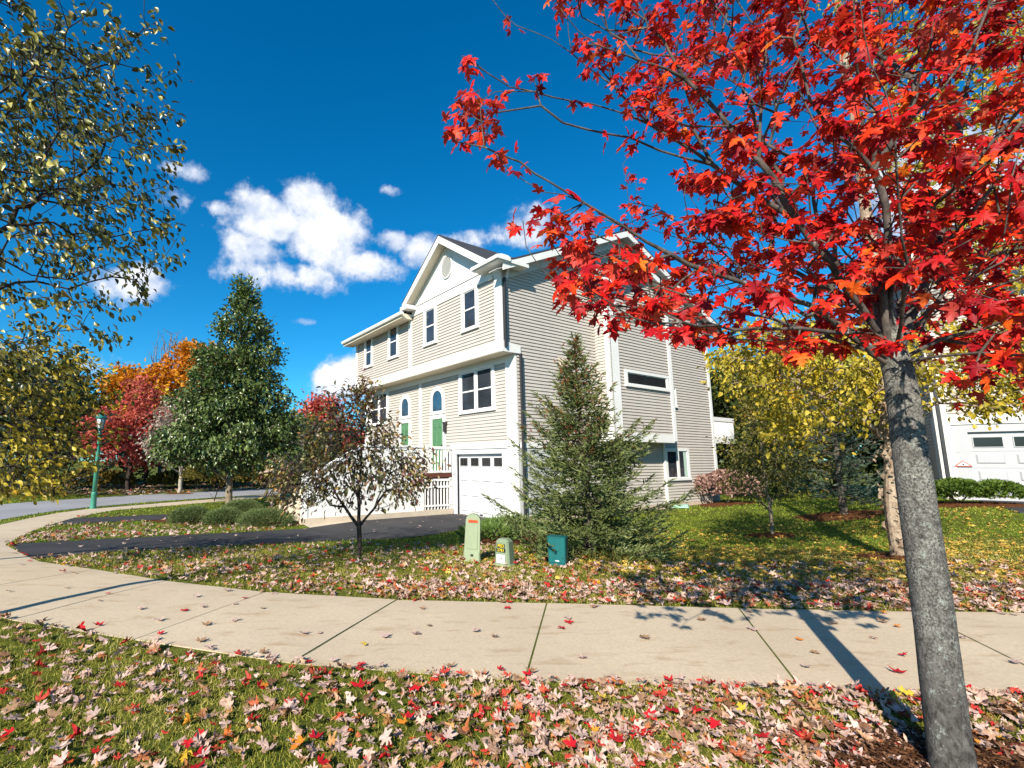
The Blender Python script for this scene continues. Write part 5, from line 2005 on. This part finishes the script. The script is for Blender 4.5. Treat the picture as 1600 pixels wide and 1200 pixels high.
M_GRASS = leafmat('grass_blade', [(0, (.045, .06, .008)), (.22, (.18, .185, .018)), (.45, (.35, .32, .04)), (.7, (.50, .44, .10)), (1, (.64, .54, .27))], .3, .5, .25, .38, .8)
rs = R(200)
GP, GS, GWD = [], [], []
for y0, y1, x0, x1, dens, hgt, wd in [(.8, 3.9, -6.2, 6.6, 5000, .046, .0044), (3.9, 5.6, -8.5, -2.0, 2600, .046, .005), (4.8, 7.2, -7.5, 9.5, 2300, .050, .006), (7.2, 10.5, -9.5, 14.5, 900, .052, .010), (10.5, 16, -14.5, 21, 300, .06, .018), (16, 26, -20, 24, 70, .07, .04)]:
    n = int((y1 - y0) * (x1 - x0) * dens)
    x = rs.uniform(x0, x1, n)
    y = rs.uniform(y0, y1, n)
    # thin and bare patches
    pn = np.sin(x * 2.1 + 1.3 * np.sin(y * 1.7)) + np.sin(y * 2.9 + x * 1.1 + 2) + rs.normal(0, .8, n)
    k = vis(x, y) & free(x, y) & (pn > -1.5)
    x, y = x[k], y[k]
    GP.append(np.stack([x, y, terr(x, y) - .004], 1))
    GS.append(hgt * rs.uniform(.5, 1.35, len(x)))
    GWD.append(np.full(len(x), wd))
P = np.concatenate(GP)
S = np.concatenate(GS)
Wd = np.concatenate(GWD)
n = len(P)
tv, tf_ = GRASSBLADE
tip = unit(rs.normal(0, .62, (n, 3)) + A([0, 0, 1.]))
az = rs.uniform(0, 2 * PI, n)
nr = np.stack([np.cos(az), np.sin(az), np.zeros(n)], 1)
nr = unit(nr - (nr * tip).sum(1, keepdims=True) * tip)
bt = np.cross(tip, nr)
V = P[:, None] + tv[None, :, 0:1] * bt[:, None] * Wd[:, None, None] + (tv[None, :, 1:2] * tip[:, None] + tv[None, :, 2:3] * nr[:, None]) * S[:, None, None]
M_GRASSF = leafmat('green_grass_blade', [(0, (.04, .07, .007)), (.3, (.14, .22, .016)), (.6, (.27, .33, .03)), (.85, (.38, .40, .06)), (1, (.48, .45, .13))], .3, .5, .25, .42, .5)
lush = P[:, 1] > 9.2 + .5 * np.sin(P[:, 0] * 1.3) + rs.normal(0, .35, n)
for sel, mt_, lb_ in ((~lush, M_GRASS, 'dry olive autumn grass on both sides of the sidewalk'), (lush, M_GRASSF, 'greener short grass of the lawns by the houses')):
    m_ = int(sel.sum())
    F = tf_[None] + (np.arange(m_) * len(tv))[:, None, None]
    tag(obj_np('grass', V[sel].reshape(-1, 3), F.reshape(-1, 3), mt_), lb_, kind='stuff')

LIT = [(0, (.10, .05, .03)), (.10, (.24, .12, .06)), (.22, (.44, .28, .20)), (.46, (.62, .43, .37)), (.68, (.56, .37, .29)), (.79, (.44, .22, .07)), (.86, (.55, .06, .04)), (.93, (.50, .015, .02)), (.97, (.62, .36, .03)), (1, (.66, .48, .05))]
M_LITTER = leafmat('fallen_leaf_mix', LIT, .12, .6, .2, .10, 1.2)
M_LITY = leafmat('fallen_birch_leaf', [(0, (.22, .10, .03)), (.3, (.42, .22, .05)), (.6, (.60, .36, .06)), (.85, (.66, .46, .10)), (1, (.50, .30, .20))], .12, .6, .2, .2, 1)


def litter(name, label, regions, mat, seed, temps):
    rs = R(seed)
    out = []
    for (x0, x1, y0, y1, dens, s0, s1, fn) in regions:
        n = int((x1 - x0) * (y1 - y0) * dens)
        x = rs.uniform(x0, x1, n)
        y = rs.uniform(y0, y1, n)
        k = vis(x, y, .1) & free(x, y, False)
        if fn is not None:
            k &= rs.uniform(0, 1, n) < fn(x, y)
        x, y = x[k], y[k]
        n = len(x)
        z = terr(x, y) + rs.uniform(.012, .05, n)
        az = rs.uniform(0, 2 * PI, n)
        flat = rs.uniform(0, 1, n) < .4
        jit = np.where(flat, .18, .42)[:, None]
        nr = A([0, 0, 1.]) + rs.normal(0, 1, (n, 3)) * jit
        nr[:, 2] *= np.where(rs.uniform(0, 1, n) < .3, -1, 1)
        tip = np.stack([np.cos(az), np.sin(az), rs.normal(0, .15, n)], 1)
        which = rs.integers(0, len(temps), n)
        sz = rs.uniform(s0, s1, n)
        for w in range(len(temps)):
            m_ = which == w
            if m_.any():
                out.append(scatter(*temps[w], np.stack([x, y, z], 1)[m_], tip[m_], nr[m_], sz[m_]))
    V, F = join(*out)
    tag(obj_np(name, V, F, mat), label, kind='stuff')


bell = lambda x, c, w: np.exp(-((x - c) / w) ** 2)
LT = [L_MAPLE_F, L_MAPLE_C, L_MAPLE_X, L_MAPLE_X, L_MAPLE_Y, L_OVAL]
litter('leaf_litter', 'fallen maple leaves scattered over the lawn', [
    (-6.2, 6.6, .8, 3.9, 520, .024, .074, lambda x, y: np.clip(.33 + .80 * sstep((x + .8) / 2.2), 0, 1)),
    (-8.5, -2.0, 3.9, 5.8, 100, .05, .09, lambda x, y: .6 + 0 * x),
    (-7.5, 9.5, 4.9, 6.2, 300, .036, .086, lambda x, y: np.clip(.25 + .75 * sstep((x + 3) / 3.5), 0, 1)),
    (-7.5, 10, 6.2, 7.6, 62, .04, .09, lambda x, y: np.clip(.5 + .5 * sstep((x - 1) / 3), 0, 1)),
    (-8.5, 3.0, 6.4, 10.5, 40, .04, .09, None),
    (-9.8, -3.5, 10.4, 14.5, 26, .07, .11, None),
    (-12.5, -8, 10, 17, 14, .08, .12, None)], M_LITTER, 210, LT)
litter('birch_litter', 'fallen yellow leaves under the river birch', [
    (2.5, 15, 6.3, 9.6, 95, .045, .085, lambda x, y: .35 + .65 * bell(x, 7.5, 3.5)),
    (4, 16, 9.6, 13.5, 26, .05, .09, None), (0, 4, 6.3, 9, 26, .05, .08, None)], M_LITY, 211, [L_OVAL, L_OVAL, L_MAPLE_C])
# pine straw and chips on the beds
M_CHIP = leafmat('bark_chip', [(0, (.025, .012, .008)), (.5, (.09, .04, .02)), (.85, (.18, .09, .045)), (1, (.30, .19, .11))], .0, .9, .05, .2)
rs = R(215)
CPs = []
for b_, dn in zip(BEDS, (5200, 700, 300, 300, 120, 500, 120, 80, 40)):
    b_ = A(b_)
    lo, hi = b_.min(0), b_.max(0)
    n = int(dn * np.prod(hi - lo))
    x = rs.uniform(lo[0], hi[0], n)
    y = rs.uniform(lo[1], hi[1], n)
    c_ = b_.mean(0)
    k = inpoly(x, y, [tuple(c_ + (p - c_) * 1.05) for p in b_]) & free(x, y, False)
    x, y = x[k], y[k]
    rr = np.sqrt((x - c_[0]) ** 2 / ((hi[0] - lo[0]) / 2) ** 2 + (y - c_[1]) ** 2 / ((hi[1] - lo[1]) / 2) ** 2)
    CPs.append(np.stack([x, y, terr(x, y) + .018 + .05 * np.clip(1 - rr ** 2, 0, 1), ], 1))
P = np.concatenate(CPs)
n = len(P)
az = rs.uniform(0, 2 * PI, n)
chip = (A([(-.12, 0, 0), (.12, 0, 0), (.10, 1, .05), (-.10, 1, 0), (0, .5, .14)], float), A([(0, 1, 4), (1, 2, 4), (2, 3, 4), (3, 0, 4)], int))
V, F = scatter(*chip, P, np.stack([np.cos(az), np.sin(az), rs.normal(0, .3, n)], 1), rs.normal(0, .5, (n, 3)) + A([0, 0, 1.]), rs.uniform(.014, .045, n))
tag(obj_np('mulch_chips', V, F, M_CHIP), 'shredded bark mulch on the planting beds', kind='stuff')
# drift of litter along the far kerb and on the drives
litter('road_litter', 'fallen leaves on the verge across the road', [(-30, -6, 27, 40, 5, .15, .25, None)], M_LITTER, 213, [L_MAPLE_C])

# single leaves one can count: on the sidewalk, on the drive, and the nearest ones on the front grass
kinds = [('red', (.52, .012, .02), 'vivid red'), ('pink', (.52, .365, .31), 'pale pink dry'), ('tan', (.34, .20, .11), 'dull brown curled'), ('orange', (.62, .20, .02), 'orange'), ('yellow', (.66, .46, .05), 'yellow')]
proto = {}
for key, col, _ in kinds:
    mt = leafmat('fallen_leaf_' + key, [(0, tuple(c * .7 for c in col)), (.5, col), (1, tuple(min(1, c * 1.25) for c in col))], .12, .6, .2, .5, 6)
    for v_, tp_ in enumerate((L_MAPLE_F, L_MAPLE_C)):
        proto[key, v_] = mesh_np('fallen_leaf', tp_[0], tp_[1], mt)
proto_obj = {}


def drop(key, var, x, y, dz, size, az, tl, label, group):
    k = (key, var)
    if k not in proto_obj:
        proto_obj[k] = o = bpy.data.objects.new('fallen_leaf', proto[k])
    else:
        o = proto_obj[k].copy()
    COL.objects.link(o)
    o.location = (x, y, float(terr(x, y)) + dz)
    o.rotation_euler = (tl[0], tl[1], az)
    o.scale = (size, size, size)
    tag(o, label, 'fallen leaf', group)


rs = R(220)
SWV = [(a, b) for a, b in SW[4:14]]
cnt = 0
while cnt < 120:
    i = int(rs.integers(0, len(SWV) - 1))
    if i > 4 and rs.uniform() < .62:
        continue
    s_, t_ = rs.uniform(0, 1), rs.uniform(0, 1)
    if rs.uniform() < .35:
        t_ = rs.choice([.02, .97]) + rs.normal(0, .03)
    a = A(SWV[i][0]) * (1 - s_) + A(SWV[i + 1][0]) * s_
    b = A(SWV[i][1]) * (1 - s_) + A(SWV[i + 1][1]) * s_
    p = a + (b - a) * t_
    j = int(rs.choice(5, p=[.22, .48, .22, .06, .02]))
    key, _, word = kinds[j]
    drop(key, int(rs.uniform() < .6), p[0], p[1], .022, rs.uniform(.05, .085), rs.uniform(0, 6.28), rs.normal(0, .12, 2),
         word + ' fallen maple leaf lying on the pale concrete sidewalk', 'fallen leaves on the sidewalk')
    cnt += 1
cnt = 0
while cnt < 45:
    t_, s_ = rs.uniform(0, 1), rs.uniform(.05, .95)
    a, b = resample(DN, 50)[int(t_ * 49)], resample(DF, 50)[int(t_ * 49)]
    p = a + (b - a) * s_
    drop('pink', int(rs.uniform() < .5), p[0], p[1], .025, rs.uniform(.05, .085), rs.uniform(0, 6.28), rs.normal(0, .2, 2),
         'pale pink dry fallen maple leaf lying on the black asphalt driveway', 'fallen leaves on the driveway')
    cnt += 1
cnt = 0
while cnt < 130:
    x, y = rs.uniform(-2.4, 3.2), rs.uniform(1.75, 3.4)
    if not free(A([x]), A([y]))[0]:
        continue
    j = int(rs.choice(5, p=[.25, .45, .12, .10, .08]))
    key, _, word = kinds[j]
    drop(key, int(rs.uniform() < .5), x, y, .05, rs.uniform(.05, .085), rs.uniform(0, 6.28), rs.normal(0, .28, 2),
         word + ' fallen maple leaf on the grass this side of the sidewalk', 'fallen leaves on the near grass')
    cnt += 1

# ------------------------------------------------------------------ sun, sky, clouds
SAZ = A([.46, .888])          # way the shadows run
SEL = math.radians(32)
sun_d = bpy.data.lights.new('sun', 'SUN')
sun_d.energy = 5.0
sun_d.angle = math.radians(.5)
sun_d.color = (1.0, .93, .81)
sun = bpy.data.objects.new('sun', sun_d)
COL.objects.link(sun)
tv_ = Vector((SAZ[0] * math.cos(SEL), SAZ[1] * math.cos(SEL), -math.sin(SEL)))
sun.rotation_euler = tv_.to_track_quat('-Z', 'Y').to_euler()

world = bpy.data.worlds.new('World')
SC.world = world
world.use_nodes = True
nt = world.node_tree
for nn_ in list(nt.nodes):
    nt.nodes.remove(nn_)
out = N(nt, 'ShaderNodeOutputWorld')
bg = N(nt, 'ShaderNodeBackground')
bg.inputs['Strength'].default_value = .086
sky = N(nt, 'ShaderNodeTexSky', sky_type='NISHITA')
sky.sun_disc = False
sky.sun_elevation = SEL
sky.sun_rotation = math.atan2(-SAZ[0], -SAZ[1])
sky.air_density = 1.0
sky.dust_density = .15
sky.ozone_density = 4.0
hs = N(nt, 'ShaderNodeHueSaturation')
hs.inputs['Saturation'].default_value = 1.12
tint = N(nt, 'ShaderNodeMix', data_type='RGBA', blend_type='MULTIPLY')
tint.inputs['Factor'].default_value = 1
tint.inputs['B'].default_value = (.46, .94, 1.12, 1)
nt.links.new(sky.outputs['Color'], tint.inputs['A'])
nt.links.new(tint.outputs['Result'], hs.inputs['Color'])
tc = N(nt, 'ShaderNodeTexCoord')
D = tc.outputs['Generated']
wn = N(nt, 'ShaderNodeTexNoise')
wn.inputs['Scale'].default_value = 9
wn.inputs['Detail'].default_value = 8
wn.inputs['Roughness'].default_value = .62
nt.links.new(D, wn.inputs['Vector'])
fine = wn.outputs['Fac']


def vdot(vec):
    m_ = N(nt, 'ShaderNodeVectorMath', operation='DOT_PRODUCT')
    nt.links.new(D, m_.inputs[0])
    m_.inputs[1].default_value = tuple(float(x) for x in vec)
    return m_.outputs['Value']


def mth(op, a, b=None):
    m_ = N(nt, 'ShaderNodeMath', operation=op)
    for i, v in enumerate((a, b)):
        if v is None: continue
        if hasattr(v, 'is_linked'):
            nt.links.new(v, m_.inputs[i])
        else:
            m_.inputs[i].default_value = v
    return m_.outputs[0]


CLOUDS = [(425, 345, 62, 42, 1.0), (480, 315, 45, 34, 1.0), (505, 370, 66, 52, 1.05), (400, 390, 60, 36, .8), (450, 430, 120, 30, .75), (560, 415, 90, 30, .75), (345, 325, 26, 14, .65), (665, 395, 55, 30, .85), (620, 380, 40, 22, .7), (720, 375, 50, 20, .7),
          (215, 440, 60, 34, .9), (290, 268, 60, 16, .55), (235, 300, 60, 34, .5), (825, 362, 55, 34, .7), (895, 350, 40, 20, .5), (535, 592, 60, 34, .9), (478, 503, 24, 9, .6),
          (610, 297, 20, 9, .5), (640, 60, 22, 40, .22), (1480, 300, 160, 120, .8), (1290, 560, 90, 60, .8), (1540, 470, 120, 60, .6), (95, 560, 120, 30, .5)]
mask = None
for (px, py, rx, ry, amp) in CLOUDS:
    rx, ry = rx * 1.18, ry * 1.2
    c = unit(dirw(px, py))
    rv = unit(np.cross(c, A([0, 0, 1.])))
    uv = np.cross(rv, c)
    ex1 = np.linalg.norm(unit(dirw(px + rx, py)) - c)
    ex2 = np.linalg.norm(unit(dirw(px, py - ry)) - c)
    a = mth('MULTIPLY', vdot(rv), 1 / ex1)
    b = mth('MULTIPLY', vdot(uv), 1 / ex2)
    q = mth('ADD', mth('MULTIPLY', a, a), mth('MULTIPLY', b, b))
    g = mth('MULTIPLY', mth('POWER', 2.718, mth('MULTIPLY', q, -1.1)), amp)
    g = mth('MULTIPLY', g, mth('GREATER_THAN', vdot(c), .2))
    mask = g if mask is None else mth('MAXIMUM', mask, g)
wn2 = N(nt, 'ShaderNodeTexNoise')
wn2.inputs['Scale'].default_value = 30
wn2.inputs['Detail'].default_value = 7
wn2.inputs['Roughness'].default_value = .6
nt.links.new(D, wn2.inputs['Vector'])
off = N(nt, 'ShaderNodeVectorMath', operation='ADD')
nt.links.new(D, off.inputs[0])
off.inputs[1].default_value = (-.012, -.02, .028)
wn3 = N(nt, 'ShaderNodeTexNoise')
wn3.inputs['Scale'].default_value = 9
wn3.inputs['Detail'].default_value = 5
wn3.inputs['Roughness'].default_value = .62
nt.links.new(off.outputs['Vector'], wn3.inputs['Vector'])
relief = mth('MULTIPLY', mth('SUBTRACT', fine, wn3.outputs['Fac']), 2.2)
dens = mth('ADD', mask, mth('ADD', mth('MULTIPLY', mth('SUBTRACT', fine, .5), 1.15), mth('MULTIPLY', mth('SUBTRACT', wn2.outputs['Fac'], .5), .75)))
dm = N(nt, 'ShaderNodeMapRange', interpolation_type='SMOOTHSTEP')
dm.inputs['From Min'].default_value = .31
dm.inputs['From Max'].default_value = .72
nt.links.new(dens, dm.inputs['Value'])
shade = N(nt, 'ShaderNodeMapRange')
shade.inputs['From Min'].default_value = .45
shade.inputs['From Max'].default_value = 1.15
nt.links.new(mth('ADD', dens, relief), shade.inputs['Value'])
cc = N(nt, 'ShaderNodeMix', data_type='RGBA')
nt.links.new(shade.outputs['Result'], cc.inputs['Factor'])
cc.inputs['A'].default_value = (4.6, 5.2, 6.4, 1)
cc.inputs['B'].default_value = (8.0, 8.0, 8.2, 1)
mxs = N(nt, 'ShaderNodeMix', data_type='RGBA')
nt.links.new(mth('MULTIPLY', dm.outputs['Result'], .96), mxs.inputs['Factor'])
nt.links.new(hs.outputs['Color'], mxs.inputs['A'])
nt.links.new(cc.outputs['Result'], mxs.inputs['B'])
nt.links.new(mxs.outputs['Result'], bg.inputs['Color'])
nt.links.new(bg.outputs['Background'], out.inputs['Surface'])

vs = SC.view_settings
vs.view_transform = 'Standard'
vs.look = 'None'
vs.exposure = 0.8
vs.gamma = 1
SC.cycles.max_bounces = 6
SC.cycles.diffuse_bounces = 2
SC.cycles.transmission_bounces = 3
SC.cycles.transparent_max_bounces = 6
SC.cycles.use_denoising = True
